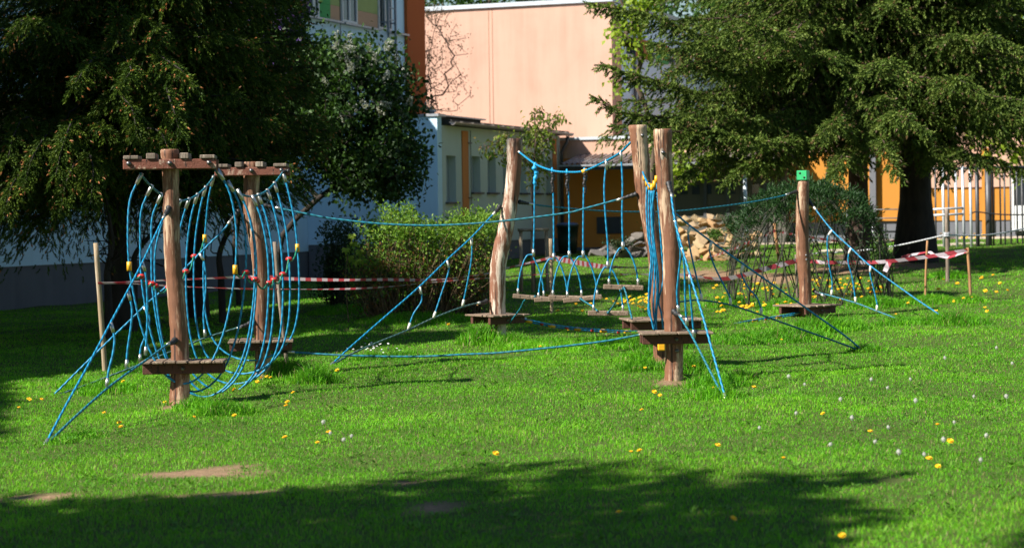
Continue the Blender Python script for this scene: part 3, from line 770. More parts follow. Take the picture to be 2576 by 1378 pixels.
ladder('blue rope ladder beyond the dice post, leaning to the right across the barrier tape',
    [(2035, 504), (2046, 519), (2093, 579), (2141, 624), (2190, 669), (2286, 739), (2321, 763), (2377, 800), (2388, 808)],
    [(2048, 731), (2056, 735), (2091, 744), (2153, 762), (2206, 782), (2270, 806), (2322, 820), (2388, 836)], yF + .05, yF, an[1],
    [[(2093, 579), (2083, 594), (2081, 619), (2086, 669), (2093, 706), (2092, 742)], [(2141, 624), (2135, 639), (2134, 661), (2144, 699), (2153, 760)],
     [(2190, 669), (2189, 689), (2196, 719), (2206, 762), (2206, 781)]], cm='white_sleeve', foot=False)

# ---- tunnel of rope loops between A and B
def sagline(a, b, sag, n):
    t = np.linspace(0, 1, n); p = a[None] + (b - a)[None] * t[:, None]; p[:, 2] -= sag * 4 * t * (1 - t); return p
AL, AR = P(352, 436, yA - .1), P(541, 428, yA - .05); BL, BR = P(541, 440, yB + .1), P(713, 430, yB - .15)
LL = sagline(AL, BL, .27, 41); RR = sagline(AR, BR, .26, 41)
for pth, lb in ((LL, 'left blue rope carrying the row of hanging loops'), (RR, 'right blue rope carrying the row of hanging loops')):
    t = thing('support_rope', pth[0], lb, 'rope'); rope('rope', pth, t, 'rope_teal', .0115, 6, 1)
    boot(t, [pth[-1] + [0.06, 0, .0], pth[-1] + [0.02, 0, 0], pth[-2]], .022, .014)
profA = [(-1, 0), (-1.30, -.22), (-1.44, -.52), (-1.42, -.86), (-1.28, -1.2), (-1.08, -1.5), (-.78, -1.76), (-.42, -1.93), (0, -1.99)]
profB = [(-1, 0), (-1.15, -.22), (-1.30, -.52), (-1.38, -.86), (-1.40, -1.2), (-1.34, -1.5), (-1.12, -1.76), (-.62, -1.93), (0, -1.98)]
words = ['first', 'second', 'third', 'fourth', 'fifth', 'sixth', 'seventh', 'eighth', 'ninth']
rail = {'l': [], 'r': []}
for i in range(9):
    k = (i + .12) / 8.35 * 40; k = min(k, 39.5)
    a = np.array([np.interp(k, np.arange(41), LL[:, c]) for c in range(3)]); b_ = np.array([np.interp(k, np.arange(41), RR[:, c]) for c in range(3)])
    mid = (a + b_) / 2; h = (b_ - a) / 2; wob = rng.normal(0, .02, 3); f = i / 8
    pr = np.array(profA) * (1 - f) + np.array(profB) * f
    pts = []
    for s in (-1, 1):
        e = a if s < 0 else b_
        hx_ = h.copy(); hx_[2] = 0
        seg = [np.array([mid[0], mid[1], e[2]]) + hx_ * (-s) * q[0] * (1 if s < 0 else 1) * (-1) * (-1) + Z * q[1] for q in pr]
        seg[0] = e
        pts.append(seg)
    A1 = [np.array([mid[0], mid[1], a[2]]) + np.array([h[0], h[1], 0]) * q[0] + Z * q[1] for q in pr]
    B1 = [np.array([mid[0], mid[1], b_[2]]) - np.array([h[0], h[1], 0]) * q[0] + Z * q[1] for q in pr]
    A1[-1] = (A1[-1] + B1[-1]) / 2; A1[-2][2] = (A1[-2][2] * 2 + B1[-2][2]) / 3; 
    path = A1 + B1[-2::-1]
    path = [p + (wob * (j > 1) * np.array([1, 1.6, .3])) for j, p in enumerate(path)]
    t = thing('rope_loop', path[8], f'{words[i]} hanging U-shaped rope loop counted from the front left post', 'rope loop', 'rope loops hanging between the two left posts')
    sp = smooth_path(path, 5)
    rope('rope', sp, t, 'rope_blue', RB, 6, 1)
    for p0, p1 in ((sp[0], sp[2]), (sp[-1], sp[-3])):
        d = (p1 - p0) / np.linalg.norm(p1 - p0); clamp(t, p0 - d * .02, p0 + d * .10, .019)
    def at_z(side, dz):
        q = sp[:len(sp) // 2] if side == 'l' else sp[::-1][:len(sp) // 2]
        return q[int(np.argmin(abs(q[:, 2] - (q[0][2] - dz))))]
    rail['l'].append(at_z('l', .86 if i < 6 else .86 - .08 * (i - 5))); rail['r'].append(at_z('r', .90 - .012 * i))
for sd_, lb in (('l', 'green handrail rope with red beads on the left of the loop tunnel'), ('r', 'green handrail rope with red beads on the right of the loop tunnel')):
    q = np.array(rail[sd_]) + np.array([0, -.022, 0]); t = thing('handrail_rope', q[0], lb, 'rope', 'green handrail ropes of the loop tunnel'); path = []
    for i in range(8):
        path += [q[i], q[i] * .7 + q[i + 1] * .3 - Z * .055, q[i] * .35 + q[i + 1] * .65 - Z * .06]
    path.append(q[8]); rope('rope', path, t, 'rope_green', .0095, 6, 5)
    for i in range(9):
        mb = MB()
        if i in (0, 8): mb.tube([q[i] + Z * .04 + [0, .02, 0], q[i] + [0, .02, 0], q[i] - Z * .045 + [0, .02, 0]], .024, 10); put('connector', mb, 'yellow_plastic', t)
        else: mb.ball(q[i] + [0, .022, 0], .031, 10, 7, (1.25, 1, .8)); put('bead', mb, 'red_plastic', t)

# ---- two-rope walk B -> E
def long_rope(label, pts, y0, y1, mat='rope_teal', r=.0125, bootm='black_rubber', rev=False, ends=(True, True)):
    q = pix(pts, y0, y1); t = thing('walk_rope', q[0], label, 'rope'); rope('rope', q, t, mat, r, 6, 8)
    for e, (a, b_) in zip(ends, ((q[0], q[1]), (q[-1], q[-2]))):
        if e:
            d = (b_ - a) / np.linalg.norm(b_ - a); boot(t, [a, a + d * .07, a + d * .15], .028, .017, mat=bootm); clamp(t, a + d * .15, a + d * .23, .0165)
    return t
long_rope('long blue hand rope sagging from the bowed post to the leaning post', [(657, 515), (772, 538), (837, 550), (960, 563), (1095, 567), (1245, 558), (1417, 537), (1470, 525), (1576, 496), (1602, 488)], yB - .05, yE - .05)
long_rope('low foot rope sagging just above the grass between the bowed and the leaning post', [(688, 882), (715, 884), (837, 892), (960, 896), (1069, 896), (1170, 891), (1256, 887), (1406, 872), (1520, 858), (1603, 843), (1660, 832)], yB - .05, yE - .05)
long_rope('blue hand rope from the bent post to the dice post passing behind the leaning post', [(1306, 508), (1345, 515), (1417, 523), (1520, 531), (1607, 533), (1706, 531), (1868, 512), (1964, 494), (2004, 482)], yC, yF - .03, 'rope_teal', .0115)

# ---- beaded foot rope C -> F
q = pix([(1308, 803), (1363, 814), (1388, 819), (1453, 827), (1518, 832), (1577, 835), (1660, 834), (1781, 825), (1838, 818), (1899, 806), (1959, 797), (2015, 787)], yC, yF)
t = thing('beaded_rope', q[0], 'low double rope strung with red beads and yellow connectors between bent post and dice post', 'rope')
for dz, dy_ in ((.014, -.03), (-.014, .03)): rope('rope', q + np.array([0, dy_, dz]), t, 'rope_blue', .0105)
fp = smooth_path(q, 30); Ls = np.r_[0, np.cumsum(np.linalg.norm(np.diff(fp, axis=0), axis=1))]
pxs = np.array([proj(p)[0] for p in fp])
def at_px(x): return np.array([np.interp(x, pxs, fp[:, c]) for c in range(3)]), int(np.argmin(abs(pxs - x)))
for x in (1330, 1388, 1453, 1518, 1578, 1781, 1838, 1899, 1959):
    p, i = at_px(x); d = fp[min(i + 2, len(fp) - 1)] - fp[max(i - 2, 0)]; d /= np.linalg.norm(d); mb = MB(); mb.tube([p - d * .045 - [0, .01, 0], p - [0, .01, 0], p + d * .045 - [0, .01, 0]], [.024, .027, .024], 10); put('connector', mb, 'yellow_plastic', t)
for x in (1363, 1426, 1490, 1556, 1752, 1808, 1869, 1927):
    p, i = at_px(x); mb = MB(); mb.ball(p - [0, .01, 0], .024, 10, 7); put('bead', mb, 'red_plastic', t)
d = q[-2] - q[-1]; d /= np.linalg.norm(d); clamp(t, q[-1], q[-1] + d * .1, .02); clamp(t, q[0], q[0] - d * .1, .018)

# ---- swinging steps C -> E
cat_px = [(1304, 381), (1347, 413), (1389, 429), (1426, 433), (1470, 430), (1525, 405), (1562, 383), (1587, 358)]
cq = pix(cat_px, yC - .05, yE - .02)
t = thing('support_rope', cq[0], 'bright blue rope sagging between bent post and leaning post above the swing steps', 'rope'); rope('rope', cq, t, 'rope_blue', .0125, 7, 8)
d = cq[1] - cq[0]; d /= np.linalg.norm(d); clamp(t, cq[0] - d * .02, cq[0] + d * .07, .019)
cs = smooth_path(cq, 20); cpx = np.array([proj(p)[0] for p in cs])
mb = MB(); p = np.array([np.interp(1470, cpx, cs[:, c]) for c in range(3)]); mb.tube([p + [-.03, -.01, -.012], p + [.03, -.01, .008]], .024, 10); put('connector', mb, 'yellow_plastic', t)
steps = [  # top x, hanger mid points, clamp, bridle left foot, right foot, plank left, plank right, knot
    (1347, [(1345, 457), (1344, 560)], (1342, 637), (1303, 735), (1368, 741), (1290, 744), (1382, 752), 'tie', 'plank step tied with a blue cord, leftmost of the swing steps'),
    (1389, [(1392, 500), (1393, 590)], (1393, 647), (1355, 746), (1427, 741), (1344, 754), (1438, 750), 'knot', 'swing step hung low by a black-wrapped knot, second from the bent post'),
    (1426, [(1431, 500), (1432, 580)], (1432, 641), (1391, 740), (1463, 740), (1380, 748), (1471, 750), 'knot', 'swing step hung by a black-wrapped knot in the middle of the row'),
    (1470, [(1468, 500), (1467, 580)], (1467, 641), (1427, 744), (1502, 740), (1417, 756), (1514, 746), 'knot', 'swing step below the yellow clip of the support rope, tilted up to the right'),
    (1525, [(1520, 471), (1523, 540), (1529, 618)], (1529, 668), (1493, 777), (1567, 778), (1479, 787), (1581, 788), 'clamp', 'lowest swing step, just left of the leaning post'),
    (1562, [(1566, 460), (1565, 540)], (1567, 620), (1532, 712), (1605, 712), (1518, 721), (1618, 724), 'clamp', 'highest swing step, directly beside the leaning post')]
ends = {}
for tx, mids, cl, bl, br, pl, pr_, kind, lb in steps:
    top = np.array([np.interp(tx, cpx, cs[:, c]) for c in range(3)]); y = top[1]
    t = thing('swing_step', P((pl[0] + pr_[0]) / 2, (pl[1] + pr_[1]) / 2, y), lb, 'swing step', 'swing steps between the bent post and the leaning post')
    Pc = P(*cl, y); hp_ = [top - Z * .02] + [P(*m_, y) for m_ in mids] + [Pc]
    rope('hanger', hp_, t, 'rope_blue', .0115); clamp(t, Pc + Z * .05, Pc - Z * .04, .020)
    if kind == 'clamp': clamp(t, top + Z * .02, top - Z * .10, .018)
    elif kind == 'knot':
        ks = np.array([top - Z * .02 + [.0, -.005, 0], top - Z * .08 + [.012, 0, 0], top - Z * .15 + [-.006, 0, 0], top - Z * .20 + [.008, 0, 0], top - Z * .27])
        boot(t, ks, .026, .014); mb = MB(); mb.tube([top + Z * .03 + [.0, .01, 0], top + [0, -.017, .0], top - Z * .03 + [.002, .01, 0]], .012, 6); put('eye', mb, 'tie_blue', t)
    else:
        mb = MB(); mb.tube(smooth_path([top + Z * .02, top - Z * .05 + [-.012, -.01, 0], top - Z * .12 + [.012, 0, 0], top - Z * .20 + [-.014, -.01, 0], top - Z * .27]), np.r_[np.linspace(.014, .03, 7), np.linspace(.026, .018, 18)] * (1 + .25 * np.sin(np.arange(25) * 1.3)), 8); put('tie', mb, 'tie_blue', t)
    PL_, PR_ = P(*pl, y), P(*pr_, y); fl, fr_ = P(*bl, y), P(*br, y)
    wdt = (fr_[0] - fl[0]); hgt = Pc[2] - fl[2]
    bp = [fl, fl + [wdt * .04, 0, hgt * .30], fl + [wdt * .17, 0, hgt * .66], fl + [wdt * .36, 0, hgt * .93], Pc - Z * .02,
          fr_ + [-wdt * .36, 0, hgt * .93], fr_ + [-wdt * .17, 0, hgt * .66], fr_ + [-wdt * .04, 0, hgt * .30], fr_]
    rope('bridle', bp, t, 'rope_blue', .0105)
    for e in (fl, fr_): clamp(t, e - Z * .025, e + Z * .05, .0145)
    mb = MB(); mb.bar(PL_, PR_, .125, .052, (0, 0, 1), .006); put('plank', mb, 'plank_wood', t); ends[tx] = (PL_, PR_)
def tie(label, pts, y0, y1, mat='rope_teal'):
    q = pix(pts, y0, y1); t = thing('tie_rope', q[0], label, 'rope', 'short ropes tying the swing steps to the platforms'); rope('rope', q, t, mat, .0095); mb = MB(); mb.ball(q[0], .018, 8, 6); put('knot', mb, mat, t); return t
y1_, y4_, y5_, y6_ = (ends[k][0][1] for k in (1347, 1470, 1525, 1562))
tie('short rope tying the leftmost swing step to the bent post platform', [(1346, 746), (1330, 748), (1318, 757), (1308, 777), (1282, 812)], y1_ - .07, yC - .2)
tie('short rope linking the tilted swing step to the lowest one', [(1461, 752), (1475, 761), (1490, 770), (1503, 782)], y4_ - .07, y5_ - .07)
tie('short rope linking the lowest swing step to the highest one', [(1530, 786), (1541, 772), (1551, 755), (1561, 733), (1566, 726)], y5_ - .07, y6_ - .07)
tie('short rope tying the highest swing step to the leaning post platform', [(1570, 724), (1576, 742), (1581, 766), (1590, 802)], y6_ - .07, yE - .3)

# ---- bundle of ropes hanging between E and D
q = pix([(1617, 433), (1622, 446), (1630, 462), (1637, 471), (1645, 466), (1651, 452), (1656, 434)], yE - .1, yD)
t = thing('support_rope', q[0], 'short slack rope with yellow clips between the two right posts', 'rope'); rope('rope', q, t, 'rope_blue', .011)
for (x, y_), k in zip([(1621, 447), (1627, 460), (1633, 469), (1640, 471), (1646, 463), (1651, 451)], np.linspace(0, 1, 6)):
    c = P(x, y_, (yE - .1) * (1 - k) + yD * k); mb = MB(); mb.tube([c + [0, -.01, .035], c + [0, -.012, 0], c + [0, -.012, -.035]], [.016, .020, .017], 10); put('clip', mb, 'yellow_plastic', t)
yb = (yE + yD) / 2 - .05
strands = [[(1627, 470), (1626, 526), (1630, 590), (1638, 651), (1634, 700), (1632, 763), (1638, 800), (1645, 830)],
           [(1633, 478), (1632, 530), (1635, 600), (1642, 651), (1637, 720), (1631, 780), (1640, 806), (1648, 832)],
           [(1637, 480), (1638, 530), (1641, 600), (1647, 660), (1646, 720), (1643, 770), (1647, 806), (1652, 832)],
           [(1641, 480), (1643, 530), (1645, 600), (1650, 660), (1653, 730), (1649, 790), (1648, 830)],
           [(1647, 474), (1640, 535), (1645, 600), (1655, 680), (1656, 730), (1652, 780), (1650, 832)],
           [(1652, 460), (1657, 530), (1664, 620), (1669, 700), (1657, 755), (1664, 790), (1668, 828)]]
for i, s in enumerate(strands):
    q = pix(s, yb - .02 * i, yb + .02 * i)
    t = thing('hanging_rope', q[0], 'loose blue rope of the bundle below the yellow clips between the right posts', 'rope', 'loose ropes of the hanging bundle'); rope('rope', q, t, 'rope_blue', .0105)

# ================================================================== stakes, tape, cords
def stake(label, top, base, wpx, mat='stake_wood', grp='wooden stakes holding the barrier tape'):
    b = G(*base); y = b[1]; tp = P(*top, y); t = b + [0, 0, -.25]; r = wpx / 2 * y / FPX
    mb = MB(); mid = (tp + b) / 2 + [rng.normal(0, .006), 0, 0]
    mb.tube(smooth_path([tp, mid, b, t], 4), r, 10, True, .05)
    return put('wooden_stake', mb, mat, None, label, 'stake', grp, org=b), y
s1, yS1 = stake('tall round stake at the far left holding the tape', (241, 611), (264, 932), 13)
s2, yS2 = stake('weathered leaning stake beside the far platform of the loop tunnel', (691, 608), (722, 918), 10, 'grey_wood')
s0, yS0 = stake('stake standing right of the sapling frame behind the swing steps', (1385, 600), (1388, 790), 9)
s3, yS3 = stake('tan leaning stake behind the willow hut with tape wound round it', (1949, 560), (1960, 655), 9, 'stake_tan')
s4, yS4 = stake('thin dark stake at the end of the back tape on the right', (2333, 605), (2328, 757), 5.5, 'stake_tan')
s5, yS5 = stake('thick grey stake on the right with white cord wound round it', (2381, 524), (2384, 708), 10, 'grey_wood')
s6, yS6 = stake('rightmost thin tan stake with the red and white tape end', (2434, 623), (2442, 757), 7.5, 'stake_tan')
s7, yS7 = stake('thin stake just left of the dice post', (2002, 640), (2006, 765), 6, 'grey_wood')

m, nt, b = newmat('barrier_tape')
uv = nt.nodes.new('ShaderNodeUVMap'); uv.uv_map = 'UV'
wv = nt.nodes.new('ShaderNodeTexWave'); wv.bands_direction = 'DIAGONAL'; wv.inputs['Scale'].default_value = 2.1; wv.inputs['Distortion'].default_value = 0
nt.links.new(uv.outputs[0], wv.inputs[0])
r = ramp(nt, wv.outputs['Fac'], [(.49, (.42, .05, .07)), (.51, (.54, .45, .49))]); r.color_ramp.interpolation = 'LINEAR'
nt.links.new(r.outputs[0], b.inputs['Base Color']); b.inputs['Roughness'].default_value = .35
tr = nt.nodes.new('ShaderNodeBsdfTranslucent'); nt.links.new(r.outputs[0], tr.inputs[0]); mx = nt.nodes.new('ShaderNodeMixShader'); mx.inputs[0].default_value = .3
nt.links.new(b.outputs[0], mx.inputs[1]); nt.links.new(tr.outputs[0], mx.inputs[2]); nt.links.new(mx.outputs[0], nt.nodes['Material Output'].inputs[0])
def tape(label, pts, depths, wd=.07, twist=(0, 0), grp='red and white barrier tapes'):
    a = np.array(pts, float); q = np.array([P(x, y, d) for (x, y), d in zip(a, depths)])
    p = smooth_path(q, 14); T = np.gradient(p, axis=0); T /= np.linalg.norm(T, axis=1)[:, None]
    tw = np.interp(np.linspace(0, 1, len(p)), np.linspace(0, 1, len(twist)), twist) + .25 * np.sin(np.arange(len(p)) * .23)
    V = []; L = 0; UV = []
    for i in range(len(p)):
        if i: L += np.linalg.norm(p[i] - p[i - 1])
        s = np.cross(T[i], Z); s /= np.linalg.norm(s); u = np.cross(s, T[i]); dv = u * math.cos(tw[i]) + s * math.sin(tw[i])
        V += [p[i] - dv * wd / 2, p[i] + dv * wd / 2]; UV.append(L)
    F = [(2 * i, 2 * i + 2, 2 * i + 3, 2 * i + 1) for i in range(len(p) - 1)]
    uvs = [[(0, UV[i]), (0, UV[i + 1]), (wd, UV[i + 1]), (wd, UV[i])] for i in range(len(p) - 1)]
    mb = MB(); mb.add(V, F, uvs, True); return put('barrier_tape', mb, 'barrier_tape', None, label, 'tape', grp, org=q[0])
tape('upper tape stretched from the far left stake to the leaning stake behind the loops', [(246, 711), (360, 707), (480, 702), (600, 697), (692, 696)], np.linspace(yS1 - .07, yS2 - .05, 5), .034, (1.0, 1.2, .5, .2))
tape('lower twisted tape between far left stake and leaning stake', [(246, 712), (340, 714), (472, 721), (612, 726), (694, 727)], np.linspace(yS1 - .06, yS2, 5), .034, (.6, 1.3, .9, 1.3))
tape('upper tape running from the leaning stake past the shrub to the sapling frame', [(692, 697), (727, 701), (850, 704), (964, 703), (1100, 703), (1231, 687), (1276, 674), (1386, 648)], np.interp([692, 727, 850, 964, 1100, 1231, 1276, 1386], [692, 1386], [yS2 - .06, yS0 - .07]), .042, (.1, .7, .5, 1.1, .8, .3))
tape('thin lower tape sagging in front of the shrub', [(694, 727), (840, 727), (964, 722), (1114, 707), (1231, 699), (1276, 696), (1386, 688)], np.interp([694, 840, 964, 1114, 1231, 1276, 1386], [694, 1386], [yS2 - .02, yS0 - .05]), .035, (1.2, .9, 1.3))
tape('tape running from the sapling frame behind the swing steps and the two right posts', [(1387, 648), (1440, 658), (1526, 671), (1631, 672), (1716, 663), (1811, 638), (1903, 602), (1950, 580)], np.interp([1387, 1440, 1526, 1631, 1716, 1811, 1903, 1950], [1387, 1950], [yS0 - .06, yS3 - .06]), .08, (.2, .4, 1.2, 1.3, .6, .3))
tape('far tape from the stake behind the willow hut to the big tree trunk', [(1950, 580), (2003, 591), (2125, 609), (2200, 612), (2286, 601)], np.linspace(yS3 - .05, yS3 + 2, 5), .06, (.5, 1.0, .8))
tape('tape low through the willow hut towards the dice post', [(1560, 690), (1640, 690), (1716, 691), (1808, 701), (1860, 694), (1918, 678), (2003, 656)], np.linspace(yS7 - 1.2, yS7 - .05, 7), .075, (1.2, 1.1, .9, .1, 0))
tape('bright tape from the dice post to the rightmost stake', [(2001, 655), (2040, 657), (2084, 660), (2174, 660), (2238, 657), (2337, 645), (2434, 629)], np.linspace(yS7 - .05, yS6 - .05, 7), .055, (.1, 0, .1, .0, .3))
tape('back tape doubling from the rightmost stake to the thin dark stake', [(2434, 631), (2400, 643), (2379, 647), (2350, 641), (2336, 634), (2300, 640), (2267, 647)], np.linspace(yS6, yS4 + .5, 7), .045, (.3, .9, .5))
tape('loose knotted tape end hanging from the bright tape', [(2238, 659), (2233, 668), (2229, 676), (2226, 683)], [yS6 - 1.5] * 4, .07, (.2, .5))
def cord(label, pts, depths, mat, r):
    q = np.array([P(x, y, d) for (x, y), d in zip(pts, depths)]); t = thing('cord', q[0], label, 'cord'); rope('rope', q, t, mat, r, 5, 8); return t
cord('white cord stretched from the thick grey stake across to the left', [(2030, 640), (2059, 637), (2150, 632), (2254, 618), (2330, 602), (2381, 590)], np.linspace(yS5 + 3, yS5 - .03, 6), 'rope_pale', .014)
cord('white cord running from the thick grey stake to the right edge', [(2383, 591), (2461, 592), (2520, 586), (2600, 570)], np.linspace(yS5 - .05, yS5 + 2, 4), 'rope_pale', .014)
mb = MB(); c = P(2382, 590, yS5)
for k in range(3): mb.tube([c + [.048 * math.cos(a), .048 * math.sin(a), (k - 1) * .026] for a in np.linspace(0, 6.283, 13)], .014, 6)
put('cord_coil', mb, 'rope_pale', None, 'white cord wound round the thick grey stake', 'cord', org=c)

# sapling frame
fb = G(1345, 735); yW = fb[1]
fr = thing('sapling_frame', fb, 'wooden frame of three stakes and a crossbar supporting the sapling', 'frame')
for (tx, ty), (bx_, by) in (((1310, 577), (1312, 738)), ((1339, 582), (1341, 730)), ((1374, 580), (1378, 742))):
    mb = MB(); g = P(bx_, by, yW); a = P(tx, ty, yW); mb.tube([a, (a + g) / 2, g - Z * .25], 9 / 2 * yW / FPX, 10, True, .05); put('stake', mb, 'stake_wood', fr)
mb = MB(); mb.tube([P(1302, 579, yW - .07), P(1341, 578, yW - .07), P(1381, 577, yW - .07)], 8 / 2 * yW / FPX, 10, True, .03); put('crossbar', mb, 'stake_wood', fr)

# water butt
wb = G(1428, 655); 
wb = np.array([*(W(uL - 2.6, hit_u(1428, 620, uL - 2.6)[0], 0)[:2]), 0]); wb[2] = float(TZ(wb[0], wb[1]))
k = wb[1] / FPX; t = thing('water_butt', wb, 'dark green plastic rain barrel with a tap against the orange wall', 'barrel')
simple('barrel_green', (.012, .028, .018), .45, 0, .2, 6, .05); simple('barrel_lid', (.10, .15, .28), .35, 0, .2, 6, .05)
top = P(1428, 566, wb[1]); H_ = top[2] - wb[2]
mb = MB(); mb.tube([wb, wb + Z * H_ * .5, wb + Z * H_ * .93, wb + Z * H_ * .94, wb + Z * H_], [22 * k, 25 * k, 27 * k, 29 * k, 29 * k], 20); put('barrel', mb, 'barrel_green', t)
mb = MB(); mb.tube([wb + Z * (H_ + .003), wb + Z * (H_ + .05), wb + Z * (H_ + .07)], [28 * k, 26 * k, 12 * k], 20); put('lid', mb, 'barrel_lid', t)
c = P(1452, 648, wb[1] - .3); mb = MB(); mb.tube([c + [0, .08, 0], c], .022, 8); mb.tube([c, c - Z * .09], .02, 8); mb.bar(c + [-.05, 0, .03], c + [.05, 0, .03], .02, .02); put('tap', mb, 'white_pipe', t)

# white pipe climbing frame, dark bar fence, lamp pole
yp = 48.0; pf = P(2424, 594, yp); pf[2] = float(TZ(pf[0], pf[1]))
t = thing('pipe_frame', pf, 'white metal pipe frame with two horizontal bars in front of the amber wall', 'climbing frame')
for x0, y0, x1, y1, dy_ in ((2371, 420, 2375, 560, .8), (2403, 420, 2408, 586, .9), (2421, 412, 2426, 597, 0), (2440, 420, 2444, 590, .9)):
    a = P(x0, y0, yp + dy_); b_ = P(x1, y1, yp + dy_); b_[2] = float(TZ(b_[0], b_[1])) - .1; mb = MB(); mb.tube([a, b_], .033, 10); put('pole', mb, 'white_pipe', t)
for y0, y1 in ((527, 523), (542, 538)):
    mb = MB(); mb.tube([P(2344, y0, yp - .02), P(2422, y1, yp - .02)], .026, 8); put('crossbar', mb, 'white_pipe', t)
yf = yp + 1.2
t = thing('bar_fence', [P(2500, 590, yf)[0], yf, float(TZ(P(2500, 590, yf)[0], yf))], 'dark metal fence of tall upright bars before the amber wall', 'fence')
mb = MB()
for x in (2352, 2385, 2460, 2497, 2515, 2526, 2541, 2557, 2570, 2590, 2610, 2634):
    a = P(x, 425, yf); b_ = P(x + 3, 592, yf); b_[2] = float(TZ(b_[0], b_[1])) - .1; mb.tube([a, b_], .022, 6)
put('bars', mb, 'dark_metal', t)
mb = MB(); mb.tube([P(2340, 425, yf), P(2640, 419, yf)], .04, 6); put('top_rail', mb, 'dark_metal', t)
for x, w_ in ((2457, .05), (2485, .08)):
    mb = MB(); a = P(x, 425, yf - .1); b_ = P(x + 3, 615, yf - .1); b_[2] = float(TZ(b_[0], b_[1])) - .1; mb.tube([a, b_], w_, 8); put('post', mb, 'dark_metal', t)
cord('dark cable slung across the bar fence', [(2439, 541), (2454, 533), (2490, 537), (2530, 540), (2600, 540)], [yf - .3] * 5, 'rope_dark', .018)
lp = G(1880, 640); lpy = W(uL - 3.2, 12, 0)[1]
b_ = P(1879, 580, 52); b_[2] = float(TZ(b_[0], b_[1])); 
t = thing('metal_pole', b_, 'slim pale grey metal pole between stone pile and willow hut', 'pole')
mb = MB(); mb.tube([P(1873, 440, 52), P(1878, 560, 52), b_ - Z * .1], .05, 12); pl_ = put('tube', mb, 'grey_pole', t)
mb = MB(); mb.tube([P(1873, 436, 52), P(1873, 441, 52)], [.055, .06], 12); put('cap', mb, 'white_pipe', t)
# ================================================================== foliage materials
def leafmat(name, cols, trans=.35, rough=.55, tint=None):
    m, nt, b = newmat(name)
    at = nt.nodes.new('ShaderNodeAttribute'); at.attribute_name = 'rnd'
    r = ramp(nt, at.outputs['Fac'], [(i / (len(cols) - 1), c) for i, c in enumerate(cols)])
    n = noise(nt, 1.1, 3, .5, coords(nt))
    c = mixc(nt, n.outputs['Fac'], mixc(nt, .35, r.outputs['Color'], (.02, .03, .01)), r.outputs['Color'])
    nt.links.new(c, b.inputs['Base Color']); b.inputs['Roughness'].default_value = rough; b.inputs['Specular IOR Level'].default_value = .12 if 'needles' in name else .3
    tr = nt.nodes.new('ShaderNodeBsdfTranslucent'); nt.links.new(mixc(nt, .5, c, mixc(nt, 1.0, c, (1.0, 1.0, .25), 'MULTIPLY')), tr.inputs[0])
    mx = nt.nodes.new('ShaderNodeMixShader'); mx.inputs[0].default_value = trans
    nt.links.new(b.outputs[0], mx.inputs[1]); nt.links.new(tr.outputs[0], mx.inputs[2]); nt.links.new(mx.outputs[0], nt.nodes['Material Output'].inputs[0])
    return m
leafmat('spruce_needles', [(.014, .034, .004), (.045, .090, .009), (.13, .185, .02)], .15)
leafmat('fir_needles', [(.036, .070, .012), (.095, .155, .024), (.21, .27, .06)], .2)
leafmat('cone_buds', [(.28, .09, .025), (.46, .18, .05)], .1)
leafmat('cones_brown', [(.06, .034, .012), (.13, .075, .028)], .05)
leafmat('lilac_leaf', [(.010, .034, .006), (.028, .078, .012), (.075, .16, .022)], .35)
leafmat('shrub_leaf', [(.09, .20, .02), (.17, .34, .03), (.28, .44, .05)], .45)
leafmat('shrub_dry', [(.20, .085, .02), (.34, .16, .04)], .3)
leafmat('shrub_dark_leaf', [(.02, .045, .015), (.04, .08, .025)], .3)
leafmat('cherry_leaf', [(.20, .14, .04), (.24, .32, .05), (.30, .46, .07)], .5)
leafmat('blossom_pink', [(.45, .22, .26), (.62, .36, .40)], .4)
leafmat('blossom_white', [(.45, .48, .45), (.66, .68, .64)], .35)
leafmat('blossom_purple', [(.20, .10, .45), (.34, .20, .62)], .35)
leafmat('maple_leaf', [(.20, .34, .02), (.30, .44, .03), (.42, .54, .06)], .55)
leafmat('oak_leaf', [(.035, .09, .015), (.07, .16, .02), (.12, .24, .03)], .4)
leafmat('willow_leaf', [(.010, .045, .010), (.020, .07, .014), (.04, .10, .022)], .3)
leafmat('walnut_leaf', [(.09, .06, .03), (.16, .11, .05)], .3)
def bark(name, a, b_, sc=8.):
    m, nt, b = newmat(name); n = noise(nt, sc, 6, .7, coords(nt, 'Object', (1, 1, .25)), .3)
    r = ramp(nt, n.outputs['Fac'], [(.32, a), (.68, b_)]); nt.links.new(r.outputs[0], b.inputs['Base Color']); b.inputs['Roughness'].default_value = .9
    bump(nt, b, n.outputs['Fac'], .9, .03); return m
bark('bark_dark', (.011, .008, .006), (.036, .027, .020)); bark('bark_red', (.028, .016, .011), (.085, .05, .035), 6.)
bark('bark_brown', (.05, .035, .022), (.13, .09, .06)); bark('twig_brown', (.07, .045, .025), (.20, .13, .06), 20.); bark('willow_bark', (.014, .016, .009), (.04, .042, .022), 20.)

